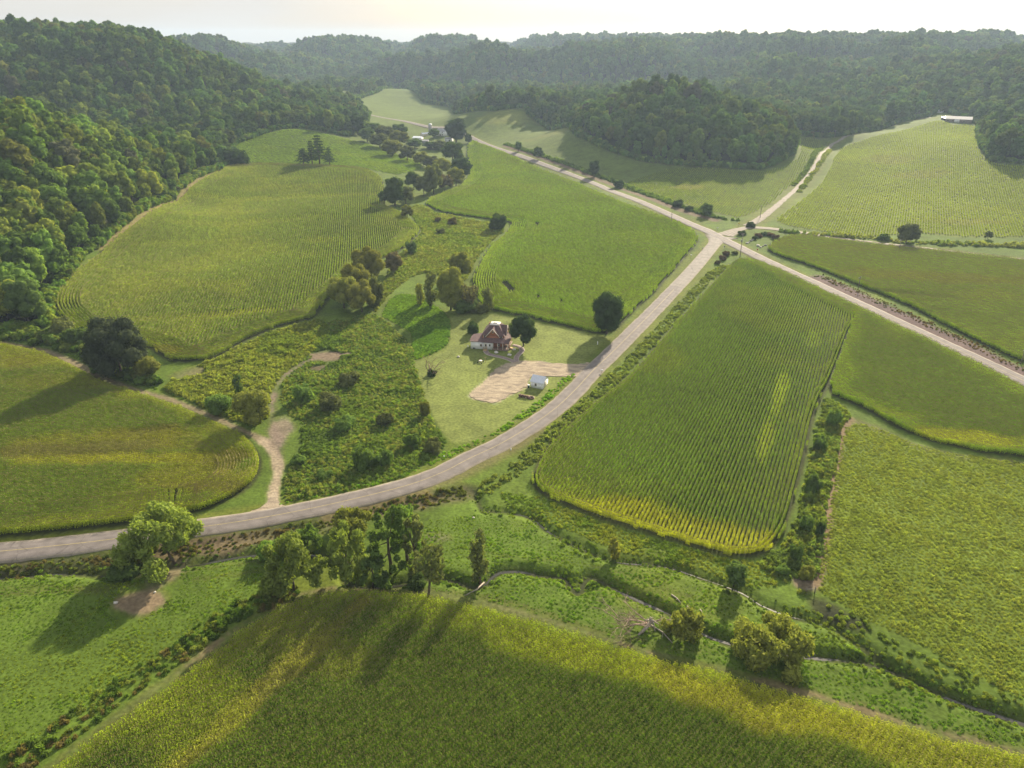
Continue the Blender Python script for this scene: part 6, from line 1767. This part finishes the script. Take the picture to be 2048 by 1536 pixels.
marker((1195, 689), 'white wellhead post on the lawn by the egg shaped tree')
marker((1022, 900), 'short white culvert marker on the verge below the curving road', .5)
marker((936, 694), 'white vent post at the corner of the white wing', .8)
marker((888, 915), 'white culvert end marker at the lawn tip', .5)
b = U([(1629, 1186)])[0]
t = thing('fence_brace', 'dark wooden corner post with pale brace at the pasture corner', 'fence post', (b[0], b[1], float(hgt(*b))), 0)
m = MB(); m.tube([(0, 0, -.4), (0, 0, 1.9)], [.12, .10], 7); m.build('post', M_POLE, t)
m = MB(); m.tube([(0, 0, 1.2), (-1.7, .2, .9)], [.06, .06], 5); m.build('rail', M_DEAD, t)
m = MB(); m.tube([(-1.8, .2, -.4), (-1.8, .2, 1.3)], [.09, .08], 6); m.build('post', M_POLE, t)

def rock_mesh(seed, mat):
    r = np.random.default_rng(seed); v, f = ICO2
    k = v * (.75 + .5 * r.random((len(v), 1))) * np.array([1, .8, .6])
    return mesh_np('stone', k, f.ravel(), np.full(len(f), 3), [mat])
ROCKS = [rock_mesh(k, M_GREYST) for k in range(3)] + [rock_mesh(k + 5, M_STONE) for k in range(3)]
def rock(px, s, label, pale=False, k=0, group=None):
    b = U([px])[0]
    o_ = link('boulder' if not pale else 'stone_slab', ROCKS[k % 3 + (3 if pale else 0)], None, (b[0], b[1], float(hgt(*b)) + s * .25)); o_.scale = (s, s, s); o_.rotation_euler = (0, 0, k * 1.3)
    tag(o_, label, 'rock', group)
for k, (px, s, lab, pale) in enumerate([((1494, 487), .9, 'pale boulder at the road tip of the horseshoe', True), ((1498, 485), .8, 'grey boulder next to the pale tip boulder of the horseshoe', False), ((1502, 482), .9, 'grey boulder midway along the rock arm of the horseshoe', False), ((1506, 480), .8, 'grey boulder under the first horseshoe bush', False),
        ((1516, 492), 1.1, 'large white boulder at the open end of the horseshoe', True), ((1521, 495), .8, 'pale boulder beside the stop sign', True), ((1526, 493), .7, 'grey rock in the lower arm of the horseshoe', False), ((1531, 491), .8, 'rock at the corn end of the lower horseshoe arm', False),
        ((1028, 699.5), .8, 'pale flat stone on the lawn inside the side path loop', True), ((992.5, 706), .9, 'long pale stone in front of the porch', True), ((1019, 711), .9, 'pale stone near the end of the paved paths', True), ((917, 714), .6, 'white stone lid alone on the lawn', True),
        ((232, 1206), .5, 'pale stone on the bare earth patch', True), ((310, 1185), .3, 'small pale stone beside the worn earth patch', True), ((947, 1036), .35, 'white stone on the bright creek pasture', True)]):
    rock(px, s, lab, pale, k)
# garden table and clothes post on the lawn
b = U([(961, 725)])[0]
t = thing('garden_table', 'round pale garden table with dark stools on the shaded lawn', 'table', (b[0], b[1], float(hgt(*b))))
m = MB(); m.tube([(0, 0, .7), (0, 0, .78)], [.7, .7], 12); m.build('table_top', M_TRIM, t)
m = MB(); m.tube([(0, 0, -.1), (0, 0, .7)], [.1, .08], 6); m.build('pedestal', M_DARK, t)
for k in range(4):
    a = k * 1.57 + .4
    m = MB(); m.tube([(cos(a) * 1.1, sin(a) * 1.1, -.05), (cos(a) * 1.1, sin(a) * 1.1, .42)], [.16, .24], 8); m.build('stool', M_DARK, t)
b = U([(971, 725)])[0]
t = thing('clothes_post', 'thin pale clothesline post next to the garden table', 'post', (b[0], b[1], float(hgt(*b))))
m = MB(); m.tube([(0, 0, -.3), (0, 0, 2.2)], [.06, .06], 6); m.build('shaft', M_WOOD, t)
m = MB(); m.box((0, 0, 2.15), (1.2, .08, .08)); m.build('cross_bar', M_WOOD, t)
# firewood heap
b = U([(1050, 795)])[0]
t = thing('firewood_heap', 'heap of dark red brown split logs on the lawn behind the white garage', 'firewood', (b[0], b[1], float(hgt(*b))), -.35)
M_LOGR = plain('red_brown_logs', (0.15, 0.085, 0.075), .9, .3, 3); M_LOGE = plain('cut_log_ends', (0.42, 0.33, 0.24), .9)
r = np.random.default_rng(3)
for k in range(34):
    x = (k % 12) * .34 - 2.0 + r.normal() * .06; z = .18 + (k // 12) * .3; y = r.normal() * .15
    m = MB(); a = r.normal() * .25; L_ = .8
    m.tube([(x - sin(a) * L_ / 2, y - cos(a) * L_ / 2, z), (x + sin(a) * L_ / 2, y + cos(a) * L_ / 2, z + r.normal() * .05)], [.18, .16], 6)
    m.build('split_log', M_LOGR if r.random() < .8 else M_LOGE, t)
b = U([(1061, 796)])[0]
t = thing('fire_ring', 'low oval ring of pale bricks next to the firewood heap', 'fire ring', (b[0], b[1], float(hgt(*b))), -.4)
for k in range(18):
    a = k / 18 * 6.283
    m = MB(); m.box((cos(a) * 1.25, sin(a) * .95, .2), (.42, .26, .42), a + pi / 2); m.build('brick', M_LOGE if sin(a) > -.3 else M_LOGR, t)
m = MB(); m.tube([(0, 0, .03), (0, 0, .08)], [1.1, .95], 12); m.build('ash', M_DARK, t)

# ------------------------------------------------------------------ air
hm, N, L = new_mat('haze_air')
o = N.new('ShaderNodeOutputMaterial'); pv = N.new('ShaderNodeVolumePrincipled')
pv.inputs['Color'].default_value = (0.58, 0.76, 1.0, 1)
pv.inputs['Density'].default_value = 0.00011
pv.inputs['Anisotropy'].default_value = 0.25
L.new(pv.outputs[0], o.inputs['Volume'])
zl = float(GZ.min()) - 1.0; zh = max(CAMH + 4, float(GZ.max()) + 30)
hb = MB(); hb.box((0, 0, (zl + zh) / 2), (10700, 10700, zh - zl))
haze = tag(hb.build('haze', hm), 'thin bluish summer haze filling the valley', 'haze', kind='stuff')
